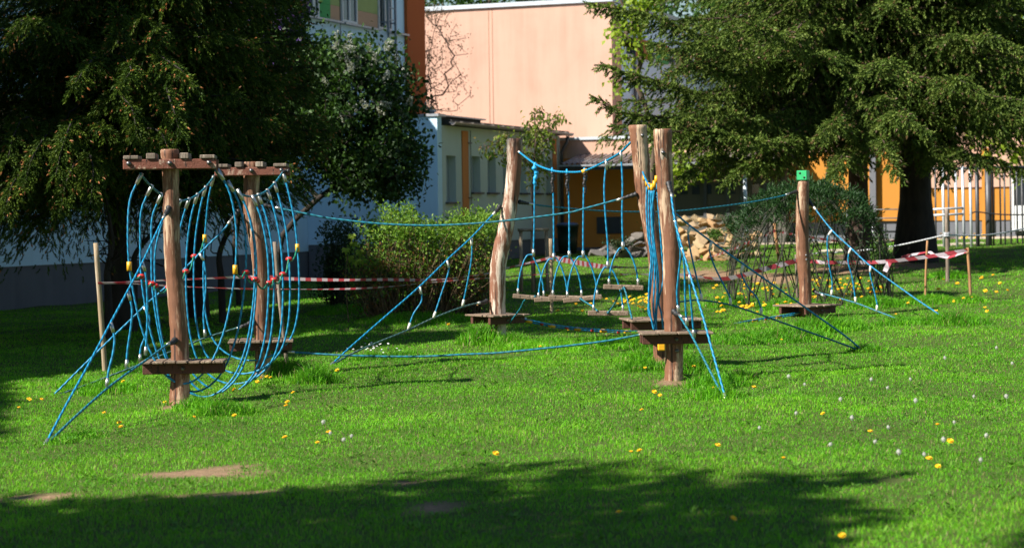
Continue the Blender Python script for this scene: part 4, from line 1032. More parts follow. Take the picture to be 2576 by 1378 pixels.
def nrm(a): return a / (np.linalg.norm(a, axis=-1, keepdims=True) + 1e-9)
def leaf_mesh(name, pos, axis, nor, L, Wd, mat, fold=.18, mid=.42, extra=None):
    """folded kite leaves; extra = list of further (pos, axis, nor, L, W, material)"""
    sets = [(pos, axis, nor, L, Wd, mat)] + (extra or []); VV = []; FF = []; RR_ = []; MI = []; o = 0; mats = []
    for k, (p, a, n, l, w_, mt) in enumerate(sets):
        N = len(p); a = nrm(a); s = nrm(np.cross(a, n)); n = np.cross(s, a); l = np.broadcast_to(l, N)[:, None]; w_ = np.broadcast_to(w_, N)[:, None]
        v = np.stack([p, p + a * l * mid + s * w_ / 2 + n * w_ * fold, p + a * l, p + a * l * mid - s * w_ / 2 + n * w_ * fold], 1).reshape(-1, 3)
        i = np.arange(N)[:, None] * 4 + o; f = np.concatenate([i + [[0, 1, 2]], i + [[0, 2, 3]]], 1).reshape(-1, 3)
        VV.append(v); FF.append(f); RR_.append(np.repeat(rng.random(N), 4)); MI.append(np.full(len(f), k)); o += 4 * N; mats.append(mt)
    return mesh_np(name, np.concatenate(VV), np.concatenate(FF), None, {'rnd': np.concatenate(RR_)}, True, mats, np.concatenate(MI))
def rdir(N): return nrm(rng.standard_normal((N, 3)))

def skeleton(root_pts, targets, r_tip=.006, r_root=.1, jit=.12, expo=.5):
    """grow a branching skeleton from the given stem points to every target; returns tubes as (path, radii)"""
    nodes = [np.array(p, float) for p in root_pts]; par = [-1] + list(range(len(root_pts) - 1)); root = nodes[0]
    order = sorted(range(len(targets)), key=lambda i: np.linalg.norm(targets[i] - root))
    leaf_nodes = []
    for i in order:
        t = targets[i]; A = np.array(nodes); d = np.linalg.norm(A - t, axis=1) + .25 * np.maximum(0, A[:, 2] - t[2] + .1)
        k = int(np.argmin(d)); L = np.linalg.norm(nodes[k] - t); n = max(1, int(L / .35)); prev = k
        c = nodes[k] * .5 + t * .5 + rng.normal(0, jit * L, 3) + np.array([0, 0, .08 * L])
        for q in range(1, n + 1):
            s = q / n; nodes.append((1 - s) ** 2 * nodes[k] + 2 * s * (1 - s) * c + s * s * t); par.append(prev); prev = len(nodes) - 1
        leaf_nodes.append(prev)
    cnt = np.zeros(len(nodes))
    for l in leaf_nodes: cnt[l] += 1
    for i in range(len(nodes) - 1, 0, -1):
        if par[i] >= 0: cnt[par[i]] += cnt[i]
    rad = r_tip + (r_root - r_tip) * (cnt / cnt.max()) ** expo
    kids = {}
    for i, p in enumerate(par): kids.setdefault(p, []).append(i)
    out = []; starts = [(-1, 0)]
    while starts:
        p, i = starts.pop(); path = [] if p < 0 else [nodes[p]]; rr = [] if p < 0 else [min(rad[i] * 1.2, rad[p])]
        while True:
            path.append(nodes[i]); rr.append(rad[i]); ks = kids.get(i, [])
            if not ks: break
            ks = sorted(ks, key=lambda k: -cnt[k]); starts += [(i, k) for k in ks[1:]]; i = ks[0]
        if len(path) > 1: out.append((np.array(path), np.array(rr)))
    return out
def tubes(sk, n=6):
    mb = MB()
    for p, r in sk: mb.tube(p, r, n if r[0] > .02 else (5 if r[0] > .008 else 3), False)
    return mb
def ell_pts(c, rad, n, shell=.45, gap=.0, seed=0):
    g = np.random.default_rng(seed); out = []
    while len(out) < n:
        v = g.standard_normal(3); v /= np.linalg.norm(v); s = (shell + (1 - shell) * g.random()) ** .6
        p = np.array(c) + v * s * np.array(rad)
        if gap and (math.sin(p[0] * 2.9 + seed) * math.sin(p[1] * 2.3 + 1.3) * math.sin(p[2] * 3.1 + 2.1 + seed)) > gap: continue
        out.append(p)
    return np.array(out)
def leaves_at(cl, per, sig, keep=None):
    p = np.repeat(cl, per, 0) + rng.standard_normal((len(cl) * per, 3)) * sig
    return p if keep is None else p[keep(p)]
def leafset(p, L, Wd, mat, droop=.4, up=.8):
    N = len(p); a = rdir(N) - np.array([0, 0, droop]); n = rdir(N) + np.array([0, 0, up]); k = rng.uniform(.65, 1.2, N); return (p, a, n, L * k, Wd * k, mat)

# ------------------------------------------------------------------ where the picture's lawn lies in the shade of trees standing left of it
POLY = [[(-300, 1262), (100, 1272), (300, 1262), (560, 1238), (700, 1232), (830, 1228), (1000, 1195), (1250, 1168), (1400, 1160), (1600, 1168), (1760, 1172), (1900, 1185), (2010, 1190), (2120, 1200), (2210, 1185), (2230, 1205), (2060, 1240),
         (2180, 1270), (2260, 1300), (2100, 1335), (2000, 1420), (-300, 1420)],
        [(-300, 955), (0, 955), (130, 945), (264, 928), (420, 905), (560, 898), (739, 898), (859, 880), (994, 865), (1144, 855), (1225, 848), (1225, 500), (-300, 500)],
        [(1300, 792), (1600, 786), (1600, 830), (1310, 846)], [(1640, 778), (2130, 786), (2110, 828), (1640, 828)]]
def inpoly(x, y, poly):
    r = np.zeros(len(x), bool); n = len(poly)
    for i in range(n):
        x0, y0 = poly[i]; x1, y1 = poly[(i + 1) % n]
        c = ((y0 > y) != (y1 > y)) & (x < (x1 - x0) * (y - y0) / (y1 - y0 + 1e-12) + x0); r ^= c
    return r
LITPTS = [(P(640, 10, 31), .5), (P(30, 60, 27), .5), (P(1770, 600, 46), 1.2), (P(1450, 380, 59), 1.5)] + [(P(x, 575, 29.5), .5) for x in (900, 960, 1020, 1080, 1140, 1200, 1240)] + [(P(1345, y, 34), .5) for y in (290, 380, 450)] + [(P(330, 190, 26.3), .7), (P(245, 250, 26.3), .6), (P(440, 240, 26.3), .55), (P(150, 400, 26.3), .7), (P(70, 500, 26.3), .55), (P(190, 480, 26.3), .5), (P(860, 160, 36), .6), (P(950, 260, 35.6), .7), (P(1040, 380, 35.5), .6), (P(1345, 650, 34), .6)]
def shade_keep(p):
    """shapes the unseen crowns: leaves that would shade the sunlit spots are culled"""
    t = (p[:, 2] - .1) / SUN[2]; g = p - SUN * t[:, None]; g[:, 2] = TZ(g[:, 0], g[:, 1])
    x, y, z = projN(g); vis = (z > 5) & (z < 42) & (x > -40) & (x < 2620) & (y < 1420)
    ok = ~vis
    for q in POLY: ok |= inpoly(x, y, q)
    for c, r in LITPTS:
        v = p - c; d = np.linalg.norm(v - (v @ SUN)[:, None] * SUN, axis=1); ok &= d > r
    # the log posts and rope loops stay in the sun
    return ok

def broadleaf(name, label, cat, base, crown, ncl, per, sig, L, Wd, mat, r_root=.18, stems=None, gap=.25, keep=None, group=None, seed=1, barkm='bark_brown', shell=.4, droop=.4, extra=None, kind=None):
    t = thing(name, base, label, cat, group)
    cl = np.concatenate([ell_pts(c, r, int(ncl * w_), shell, gap, seed + i) for i, (c, r, w_) in enumerate(crown)])
    if keep is not None: cl = cl[keep(cl)]
    rp = stems or [np.array(base) - [0, 0, .3], np.array(base) + [0, 0, .6], np.array(base) + [.05, 0, 1.5]]
    sk = skeleton(rp, list(cl), .006, r_root)
    put('trunk', tubes(sk), barkm, t)
    p = leaves_at(cl, per, sig, keep)
    ex = []
    if extra: ex = extra(cl)
    me = leaf_mesh('crown', *leafset(p, L, Wd, mat, droop), extra=ex); put('crown', me.name and _shift(me, base), None, t)
    return t, cl
def _shift(me, org):
    n = len(me.vertices); a = np.empty(n * 3, np.float32); me.vertices.foreach_get('co', a); a = a.reshape(-1, 3) - np.asarray(org, np.float32); me.vertices.foreach_set('co', a.ravel()); me.update(); return me

# ------------------------------------------------------------------ conifers
def conifer(name, label, base, H, zmin, Rf, whorl_dz, nb, seed, trunk_r, mat, cone_mat, step=.11, shoot_L=.11, shoot_w=.012, droop=.55, hang=.35, conep=.12, extra=(), zfull=99, barkm='bark_dark', cat='tree', needles=6, up=.2, trunk_pts=None, dens=1., keep=None, dead=0):
    g = np.random.default_rng(seed); base = np.array(base, float); t = thing(name, base, label, cat)
    mb = MB(); z = np.linspace(0, H, 14)
    if trunk_pts is None:
        trunk_pts = [base + [0, 0, -.3]] + [base + [.03 * math.sin(q), 0, q] for q in z]
        rr = np.r_[trunk_r * 1.6, trunk_r * (1 + .55 * np.exp(-z / .35)) * (1 - z / H) ** .8 + .01]
    else:
        trunk_pts, rr = trunk_pts
    mb.tube(trunk_pts, rr, 14, False, .06)
    tp = np.array(trunk_pts)
    def tr(zz): return np.array([np.interp(zz, tp[:, 2] - base[2], tp[:, c]) for c in range(3)])
    br = []; zz = zmin
    while zz < H - .2:
        k = nb if zz < zfull else max(4, nb - 2)
        a0 = g.random() * 6.28
        for i in range(k):
            a = a0 + i * 6.283 / k + g.normal(0, .22); L = Rf(zz) * g.uniform(.72, 1.08)
            p0 = tr(zz + g.uniform(-.12, .12)); d = np.array([math.cos(a), math.sin(a), 0]); far = zz > zfull
            br.append((p0, d, L, droop * g.uniform(.7, 1.25), up * g.uniform(.6, 1.4), far))
        zz += whorl_dz * g.uniform(.8, 1.2) * (1 if zz < zfull else 1.6)
    SP, SD, SL, CP = [], [], [], []
    def spray(path, L, far, fine=1.):
        seg = np.linalg.norm(np.diff(path, axis=0), axis=1); cum = np.r_[0, np.cumsum(seg)]; tot = cum[-1]
        st = step * fine * (2. if far else 1.) / dens; n = max(3, int(tot / st)); q = np.linspace(.10 * tot, tot, n)
        pts = np.stack([np.interp(q, cum, path[:, c]) for c in range(3)], 1); tg = nrm(np.gradient(pts, axis=0)); s = q / tot
        side = nrm(np.cross(tg, [0, 0, 1.]))
        for sg in (-1, 1):
            m_ = len(pts); tl = L * (.10 + .34 * np.sin(np.clip((1 - s) * 1.15, 0, 1) * 1.57) ** 1.0) * g.uniform(.55, 1.1, m_); tl = np.clip(tl, .10, .95)
            d0 = nrm(tg * g.uniform(.55, .95, (m_, 1)) + side * sg * g.uniform(.5, 1.0, (m_, 1)) + np.array([0, 0, .02]))
            hg = hang * g.uniform(.5, 1.6, m_)
            ns = max(3, int(.42 / (shoot_L * .55)))
            for k in range(ns):
                f = (k + g.uniform(.2, .8, m_)) / ns
                p = pts + d0 * (tl * f)[:, None]; p[:, 2] -= hg * tl * f ** 1.6 * 1.3
                dd = nrm(d0 + np.stack([np.zeros(m_), np.zeros(m_), -hg * 2.0 * f], 1) + g.normal(0, .30, (m_, 3)))
                ok = g.random(m_) < np.clip(tl / .38, .35, 1)
                SP.append(p[ok]); SD.append(dd[ok]); SL.append(shoot_L * g.uniform(.7, 1.3, m_)[ok] * (1.7 if far else 1))
        SP.append(pts); SD.append(nrm(tg + g.normal(0, .25, tg.shape))); SL.append(np.full(len(pts), shoot_L))
    for p0, d, L, dr, u_, far in br:
        s = np.linspace(0, 1, 11); path = p0[None] + d[None] * (L * s)[:, None]; path[:, 2] += L * (u_ * s - dr * s ** 2 + dr * .45 * s ** 4)
        path += np.cumsum(g.normal(0, .012 * L, path.shape), 0) * s[:, None]
        mb.tube(path, np.linspace(.012 + .012 * L, .004, 11), 5, False); spray(path, L, far)
    for pts, wd in extra:
        path = smooth_path(pts, 5); L = np.linalg.norm(path[-1] - path[0]); mb.tube(path, np.linspace(.007 + .0045 * L, .003, len(path)), 5, False); spray(path, wd, False, .6)
    for _ in range(dead):
        a = g.random() * 6.28; z_ = g.uniform(.8, zmin + 1.5); p0 = tr(z_); e = p0 + np.array([math.cos(a), math.sin(a), g.uniform(-.3, .2)]) * g.uniform(.4, 1.2)
        mb.tube(smooth_path([p0, (p0 + e) / 2 + [0, 0, .05], e], 4), .012, 4, False)
    p = np.concatenate(SP); d = np.concatenate(SD); L = np.concatenate(SL)
    if keep is not None: k = keep(p); p, d, L = p[k], d[k], L[k]
    N = len(p); rr = g.random(N)
    ref = rdir(N); s1 = nrm(np.cross(d, ref)); s2 = np.cross(d, s1); VV = []; RN = []
    for k in range(needles):
        an = k * 2.399 + rr * 6.28; rad = s1 * np.cos(an)[:, None] + s2 * np.sin(an)[:, None]; f = (k + .2) / needles
        c = p + d * (L * f * .85)[:, None]; dv = nrm(d * .85 + rad * .6); sd_ = nrm(np.cross(dv, rad + d * .2)); ln = (L * .38)[:, None]; wq = shoot_w * (1 + .4 * (L[:, None] > shoot_L * 1.4))
        VV.append(np.stack([c - sd_ * wq, c + sd_ * wq, c + dv * ln], 1)); RN.append(np.repeat(np.clip(rr * .8 + .2 * f, 0, 1), 3))
    V = np.concatenate(VV).reshape(-1, 3); F = np.arange(len(V)).reshape(-1, 3); RN = np.concatenate(RN); MI = np.zeros(len(F), int)
    sel = np.where(g.random(N) < conep)[0]
    if len(sel):   # small buds and cones at the shoot tips
        c = p[sel] + d[sel] * (L[sel])[:, None]; n_ = len(sel); a = s1[sel] * .013; b_ = s2[sel] * .013; hh = d[sel] * g.uniform(.024, .044, n_)[:, None]
        if cone_mat == 'cones_brown': a, b_, hh = a * 1.7, b_ * 1.7, hh * 1.3
        v = np.stack([c - hh, c + a, c + b_, c - a, c - b_, c + hh], 1).reshape(-1, 3); i = np.arange(n_)[:, None] * 6 + len(V)
        f = np.concatenate([i + [[0, 2, 1]], i + [[0, 3, 2]], i + [[0, 4, 3]], i + [[0, 1, 4]], i + [[5, 1, 2]], i + [[5, 2, 3]], i + [[5, 3, 4]], i + [[5, 4, 1]]], 1).reshape(-1, 3)
        V = np.concatenate([V, v]); F = np.concatenate([F, f]); RN = np.r_[RN, np.repeat(g.random(n_), 6)]; MI = np.r_[MI, np.ones(len(f), int)]
    put('trunk', mb, barkm, t)
    put('crown', mesh_np('crown', V - base, F, None, {'rnd': RN}, False, [mat, cone_mat], MI), None, t)
    return t, N
def gz(x, y): return np.array([x, y, float(TZ(x, y))])
def px_at(px, y): return P(px, 689, y)[0]
TREES = {}
# left spruce, boughs sweeping towards the viewer
xb = px_at(295, 30.5); b0 = gz(xb, 30.5)
ex = []
c0 = np.array([xb, 30.5, 0])
for z0, pts in [(3.3, [(300, 150, 27.6), (330, 175, 26.6), (300, 215, 26.0)]), (3.5, [(360, 140, 27.5), (440, 165, 26.6), (488, 215, 26.2)]), (3.4, [(250, 150, 27.5), (215, 175, 26.6), (185, 215, 26.2)]),
                (3.9, [(300, 95, 27.5), (298, 60, 27.0), (296, 20, 26.8)]), (3.8, [(360, 110, 27.2), (385, 90, 26.8), (400, 68, 26.6)]), (2.9, [(200, 300, 27.4), (165, 345, 26.3), (140, 440, 25.9)]),
                (2.7, [(150, 330, 27.5), (90, 380, 26.4), (60, 470, 25.9)]), (2.8, [(240, 310, 27.3), (255, 318, 26.6), (270, 322, 26.3)]), (2.5, [(120, 400, 27.6), (40, 450, 26.5), (10, 540, 26.0)]),
                (2.4, [(210, 400, 27.4), (170, 450, 26.4), (150, 540, 26.0)]), (2.9, [(330, 330, 27.2), (400, 330, 26.5), (430, 400, 26.2)]), (3.0, [(280, 240, 27.4), (330, 270, 26.5), (345, 350, 26.1)]), (3.2, [(400, 220, 27.4), (430, 260, 26.6), (455, 340, 26.2)]),
                (2.6, [(90, 300, 27.6), (40, 330, 26.8), (20, 400, 26.3)]), (2.4, [(230, 380, 27.2), (235, 430, 26.3), (228, 510, 26.0)]), (4.2, [(120, 60, 27.8), (60, 50, 27), (25, 90, 26.8)])]:
    ex.append(([c0 + [0, 0, z0]] + [P(*q) for q in pts], 1.15))
n1 = conifer('spruce_tree', 'dark drooping spruce with orange buds at the left, its boughs hanging before the wall', b0, 9.0, 2.15, lambda z: 3.1 * max(0, 1 - z / 9.0) ** .5 + .15, .27, 9, 3, .16, 'spruce_needles', 'cone_buds',
             .070, .125, .0095, .50, .60, .10, ex, 6.0, 'bark_dark', dead=10, needles=10)[1]
# second spruce nearer the lilac
xb = px_at(490, 32.0)
n2 = conifer('spruce_tree', 'deep shaded spruce between the drooping spruce and the purple lilac', gz(xb, 32.0), 9.5, 2.75, lambda z: 2.7 * max(0, 1 - z / 9.5) ** .5 + .1, .28, 9, 5, .15, 'spruce_needles', 'cone_buds',
             .080, .125, .012, .45, .60, .12, (), 7, 'bark_dark', dead=10, needles=8)[1]
# Douglas fir on the right
SP_ = P(1775, 600, 46.0)
DF = 41.3
fx = px_at(2158, DF); fb_ = gz(fx, DF)
ex = []
for z0, pts in [(5.2, [(1900, 330, 43), (1700, 300, 41.5), (1580, 285, 41), (1500, 248, 40.8)]), (5.8, [(1850, 230, 42.5), (1640, 200, 41), (1520, 165, 40.7)]), (7.0, [(1850, 90, 43), (1640, 40, 42), (1490, 12, 41.5)]),
                (4.8, [(1950, 380, 43), (1790, 400, 41.5), (1720, 445, 41)]), (4.6, [(2000, 380, 42), (1880, 410, 40.5), (1830, 455, 40)]), (6.2, [(1900, 180, 42), (1760, 160, 41), (1690, 185, 40.6)]),
                (5.4, [(1950, 290, 42), (1800, 270, 40.5), (1700, 300, 40)]), (4.4, [(2140, 370, 42.5), (2120, 390, 40.5), (2090, 445, 39.6)]), (4.7, [(2200, 330, 42.5), (2220, 350, 40.6), (2260, 440, 39.8)]),
                (5.2, [(2120, 300, 42), (2100, 300, 40), (2060, 345, 39.2)]), (7.2, [(2000, 80, 42), (1900, 60, 40), (1820, 90, 39.5)]), (4.8, [(2210, 280, 42), (2260, 290, 40), (2330, 330, 39.4)]),
                (5.0, [(2000, 330, 42), (1900, 350, 40), (1800, 330, 39.6)]), (5.6, [(1850, 300, 42.4), (1720, 330, 41), (1600, 330, 40.6)]), (6.6, [(1900, 130, 42), (1780, 110, 41), (1640, 110, 40.8)])]:
    ex.append(([np.array([fx, DF, fb_[2] + z0 - .7])] + [P(q[0], q[1], q[2] - 4.2) for q in pts], 1.35))
n3 = conifer('fir_tree', 'tall fir with olive boughs full of small cones reaching left across the peach wall', fb_, 17, 3.1, lambda z: 5.2 * (1 - z / 18.5) ** .8 + .2, .42, 8, 11, .21, 'fir_needles', 'cones_brown',
             .085, .17, .018, .36, .55, .15, ex, 9.0, 'bark_red', up=.12, needles=9, keep=lambda p: np.linalg.norm((p - SP_) - ((p - SP_) @ SUN)[:, None] * SUN, axis=1) > .95)[1]
# thick trunk conifer on the right edge
DT = 42.0
tx = px_at(2302, DT); tb = gz(tx, DT)
ex = []
for z0, pts in [(4.6, [(2330, 350, 44), (2420, 380, 42.5), (2500, 420, 42)]), (5.0, [(2380, 280, 44), (2480, 270, 43), (2560, 300, 42.5)]), (4.3, [(2350, 380, 44), (2370, 400, 42.5), (2380, 450, 42)]), (6.4, [(2380, 120, 44), (2480, 90, 42.5), (2560, 120, 42)]),
                (4.5, [(2400, 370, 44.5), (2500, 400, 43.5), (2590, 440, 43)]), (5.6, [(2350, 230, 43.5), (2400, 200, 42), (2470, 230, 41.5)])]:
    ex.append(([np.array([tx, DT, tb[2] + z0 - .7])] + [P(q[0], q[1], q[2] - 4.5) for q in pts], 1.35))
n4 = conifer('fir_tree', 'massive dark trunked conifer at the right with hanging grey green boughs', tb, 17, 3.2, lambda z: 4.6 * (1 - z / 19) ** .8 + .2, .44, 8, 17, .33, 'fir_needles', 'cones_brown',
             .10, .17, .017, .36, .55, .16, ex, 8.5, 'bark_dark', up=.12, needles=9)[1]
print('SHOOTS', n1, n2, n3, n4)

# ------------------------------------------------------------------ lilacs
def flowers(cl, frac, mat, sel, size=.16, n=130):
    k = np.array([i for i in range(len(cl)) if sel(cl[i]) and rng.random() < frac])
    if len(k) == 0: return []
    c = cl[k] + rng.normal(0, .10, (len(k), 3)); q = np.repeat(c, n, 0); h = rng.random(len(q)); ang = rng.random(len(q)) * 6.28; ax = np.repeat(nrm(rng.normal(0, .45, (len(k), 3)) + [0, 0, .8]), n, 0)
    sd_ = nrm(np.cross(ax, rdir(len(q)))); q = q + ax * (h * size * 1.5)[:, None] + sd_ * (size * .36 * (1 - h * .75))[:, None] * rng.uniform(.6, 1, (len(q), 1))
    return [(q, sd_, rdir(len(q)), .034, .030, mat)]
def ellp(px, py, d, rx, ry): 
    c = P(px, py, d); k = d / FPX; return c, rx * k, ry * k
c1, rx, ry = ellp(905, 255, 36, 150, 175); c2, rx2, ry2 = ellp(770, 270, 36.5, 150, 195); c3, rx3, ry3 = ellp(990, 400, 35.6, 80, 95); c4, rx4, ry4 = ellp(900, 440, 36, 95, 50)
lb = gz(px_at(692, 36), 36.0)
st = [lb - [0, 0, .3], P(693, 700, 36), P(700, 640, 36), P(712, 590, 36), P(745, 550, 36), P(800, 500, 36)]
wl, wcl = broadleaf('lilac_bush', 'white flowering lilac bush arching over the white wall, bare dark stems below', 'lilac', lb, [(c1, (rx, 1.1, ry), .36), (c2, (rx2, 1.2, ry2), .40), (c3, (rx3, .7, ry3), .14), (c4, (rx4, .8, ry4), .10)], 760, 26, .15, .10, .075, 'lilac_leaf', .055, st, .3, None, None, 21, 'bark_dark', .25, .7,
    extra=lambda cl: flowers(cl, .62, 'blossom_white', lambda p: (lambda q: q[0] > 845 and q[1] < 330 and p[1] < 36.2)(proj(p)), .13, 110))
c1, rx, ry = ellp(640, 60, 37, 150, 270); c2, rx2, ry2 = ellp(690, 190, 37, 120, 220)
pb = gz(px_at(600, 37), 37.0)
st = [pb - [0, 0, .3], P(598, 700, 37), P(590, 620, 37), P(600, 540, 37), P(620, 470, 37)]
pl2, pcl = broadleaf('lilac_bush', 'tall purple flowering lilac behind the cap beams, mostly in deep shade', 'lilac', pb, [(c1, (rx, 1.1, ry), .5), (c2, (rx2, 1.1, ry2), .5)], 640, 26, .16, .10, .078, 'lilac_leaf', .055, st, .3, None, None, 33, 'bark_dark', .2, .7,
    extra=lambda cl: flowers(cl, .45, 'blossom_purple', lambda p: p[1] < 37.0, .2, 160))
# bare leaning stems of old shrubs under the spruces
for i, (pts, d, lab) in enumerate([([(275, 790), (271, 717), (270, 680), (282, 617), (277, 560), (262, 470)], 28.5, 'crooked dark stem left of the thick spruce trunk'), ([(335, 780), (338, 690), (342, 637), (390, 578), (440, 500)], 29.5, 'dark stem forking to the upper right beside the spruce trunk'),
                                 ([(560, 770), (556, 700), (552, 640), (575, 560), (540, 500), (500, 470)], 30.5, 'slender dark stem arching to the upper left behind the loops')]):
    q = [P(x, y, d) for x, y in pts]; q[0][2] = float(TZ(q[0][0], q[0][1])) - .1
    sk = [(smooth_path(q, 5), np.linspace(.065, .02, 5 * (len(q) - 1) + 1))]
    e = q[-1]
    for k in range(9):
        a = smooth_path(q, 5)[int(rng.integers(10, 20))]; sk.append((smooth_path([a, a + rng.normal(0, .2, 3) + [0, 0, .25], a + rng.normal(0, .4, 3) + [0, 0, .6]], 4), np.linspace(.014, .004, 9)))
    t = thing('bare_shrub', q[0] + [0, 0, .1], lab, 'shrub', 'bare stems under the spruces'); put('stem', tubes(sk), 'bark_dark', t)

# ------------------------------------------------------------------ shrub in the middle
sb = G(1070, 800); ys = sb[1]
t = thing('shrub', sb, 'broad shrub with fresh yellow green leaves on top of brown twigs by the bent post', 'shrub')
tg = []
for i in range(430):
    u = rng.uniform(-1, 1); px = 1065 + 185 * u; yy = ys + rng.uniform(-.8, .8); top = 560 + 22 * math.sin(px * .03) + 45 * max(0, -u - .35) ** 1 * 2 + rng.uniform(-28, 30)
    f = rng.random() ** .6; py = 745 - (745 - top) * f; tg.append(P(px, py, yy))
tg = np.array(tg)
roots = [sb + [rng.uniform(-.75, .75), rng.uniform(-.5, .5), 0] for _ in range(26)]
mb = MB(); tips = []
for q in tg:
    r0 = roots[int(np.argmin([np.hypot(r_[0] - q[0] * .8 - sb[0] * .2, r_[1] - q[1]) for r_ in roots]))] + rng.normal(0, .05, 3) * [1, 1, 0]; r0[2] = float(TZ(r0[0], r0[1])) - .05
    m1 = r0 * .5 + q * .5 + rng.normal(0, .09, 3); mb.tube(smooth_path([r0, m1, q], 4), np.linspace(.011, .003, 9), 4, False)
    for k in range(3):
        s = rng.uniform(.35, .95); a = r0 * (1 - s) ** 2 + 2 * s * (1 - s) * m1 + q * s * s; e = a + rng.normal(0, .13, 3) + [0, 0, .1]; mb.tube(np.array([a, (a + e) / 2 + rng.normal(0, .02, 3), e]), np.array([.005, .004, .002]), 3, False); tips.append(e)
    tips.append(q)
put('stems', mb, 'twig_brown', t)
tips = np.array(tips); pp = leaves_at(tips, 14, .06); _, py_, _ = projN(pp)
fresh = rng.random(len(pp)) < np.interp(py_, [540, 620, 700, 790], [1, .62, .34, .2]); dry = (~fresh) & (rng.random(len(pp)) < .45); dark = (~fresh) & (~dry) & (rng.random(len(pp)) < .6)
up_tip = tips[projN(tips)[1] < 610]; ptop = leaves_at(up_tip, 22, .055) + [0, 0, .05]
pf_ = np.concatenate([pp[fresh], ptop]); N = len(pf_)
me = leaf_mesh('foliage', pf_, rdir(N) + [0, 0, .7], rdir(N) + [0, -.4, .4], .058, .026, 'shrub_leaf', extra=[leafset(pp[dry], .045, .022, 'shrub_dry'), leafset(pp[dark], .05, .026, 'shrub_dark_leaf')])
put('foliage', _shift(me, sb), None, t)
# small dark bush left of it
db = G(855, 775); yd = db[1]; t = thing('shrub', db, 'low dark shrub in the shade left of the broad shrub', 'shrub')
mb = MB(); tp_ = []
for i in range(70):
    q = P(852 + rng.normal(0, 24), 575 + 170 * rng.random() ** 1.3, yd + rng.normal(0, .35)); r0 = db + rng.normal(0, .12, 3) * [1, 1, 0] - [0, 0, .05]; mb.tube(smooth_path([r0, (r0 + q) / 2 + rng.normal(0, .06, 3), q], 4), np.linspace(.010, .003, 9), 4, False); tp_.append(q); tp_.append((r0 * .35 + q * .65))
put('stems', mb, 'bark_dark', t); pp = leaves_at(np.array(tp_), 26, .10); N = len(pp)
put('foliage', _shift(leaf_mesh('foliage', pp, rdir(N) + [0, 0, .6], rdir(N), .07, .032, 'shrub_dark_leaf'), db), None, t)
# young maple seedling with pale leaves in front of the shrub
q = P(875, 640, ys - .6); g_ = np.array([q[0], q[1], float(TZ(q[0], q[1]))]); t = thing('maple_seedling', g_, 'maple seedling with pale green lobed leaves at the left flank of the shrub', 'seedling')
mb = MB(); mb.tube(smooth_path([g_ - [0, 0, .05], q - [.04, 0, .4], q], 5), .008, 5, False); put('stem', mb, 'twig_brown', t)
cl = np.array([P(x, y, ys - .6 + rng.normal(0, .06)) for x, y in [(890, 610), (905, 630), (880, 645), (895, 655), (870, 625), (885, 590), (912, 652)]]); pos = np.repeat(cl, 5, 0); an = np.tile(np.linspace(-1.25, 1.25, 5), len(cl))
ax = np.stack([np.sin(an), rng.normal(-.1, .1, len(an)), -np.cos(an) * .8], 1); put('foliage', _shift(leaf_mesh('foliage', pos, ax, np.tile([[0.2, -1, .45]], (len(pos), 1)) + rng.normal(0, .2, (len(pos), 3)), .11 * (1 - .25 * abs(an)), .055, 'maple_leaf', .1), g_), None, t)

# ------------------------------------------------------------------ cherry sapling
cb = G(1344, 733); yc = cb[1]; t = thing('cherry_sapling', cb, 'slim cherry sapling with bronze green leaves and pink blossom in a wooden frame', 'sapling')
st = [cb - [0, 0, .2], P(1345, 640, yc), P(1341, 540, yc), P(1338, 480, yc), P(1343, 420, yc), P(1348, 350, yc), P(1345, 290, yc)]
cl = [P(x + rng.normal(0, 5), y + rng.normal(0, 5), yc + rng.normal(0, .18)) for x, y in [(1345, 285), (1335, 300), (1360, 300), (1380, 310), (1400, 300), (1410, 292), (1335, 330), (1350, 330), (1365, 335), (1385, 340), (1340, 360), (1355, 365), (1375, 370),
      (1330, 385), (1345, 395), (1360, 400), (1340, 420), (1355, 430), (1335, 440), (1345, 455), (1330, 355), (1270, 352), (1255, 355), (1240, 365), (1225, 372), (1262, 392), (1280, 348), (1290, 380), (1240, 385), (1370, 350), (1330, 405), (1362, 385), (1320, 345), (1352, 310)]]
sk = skeleton(st, cl, .004, .022, .1); put('trunk', tubes(sk), 'bark_red', t); pp = leaves_at(np.array(cl), 30, .085); ff = leaves_at(np.array(cl)[rng.random(len(cl)) < .6], 14, .05)
put('crown', _shift(leaf_mesh('crown', *leafset(pp, .105, .048, 'cherry_leaf', .9), extra=[leafset(ff, .035, .035, 'blossom_pink')]), cb), None, t)

# ------------------------------------------------------------------ bare walnut at the corner of the white block
wn_ = W(uE + .8, -2.3, 0); wn_[2] = float(TZ(wn_[0], wn_[1])); yw = wn_[1]
t = thing('walnut_tree', wn_, 'leafless looking tree with crooked twigs against the peach wall at the block corner', 'tree')
cl = np.array([P(1068 + 118 * rng.random() ** 1.4 * (1 if y > 60 else .6), y, yw + rng.uniform(-.7, .7)) for y in rng.uniform(22, 292, 120)])
cl = np.concatenate([cl, [P(1068 + 45 * rng.random(), y, yw + rng.uniform(-.8, .8)) for y in rng.uniform(10, 292, 70)]])
sk = skeleton([wn_ - [0, 0, .3], wn_ + [0, 0, 2.5], wn_ + [.05, 0, 5], wn_ + [0, 0, 7.5]], list(cl), 0.0085, .05, .2, .9); put('trunk', tubes(sk), 'bark_dark', t)
pp = leaves_at(cl, 7, .10); put('crown', _shift(leaf_mesh('crown', *leafset(pp, .09, .035, 'walnut_leaf', .5)), wn_), None, t)

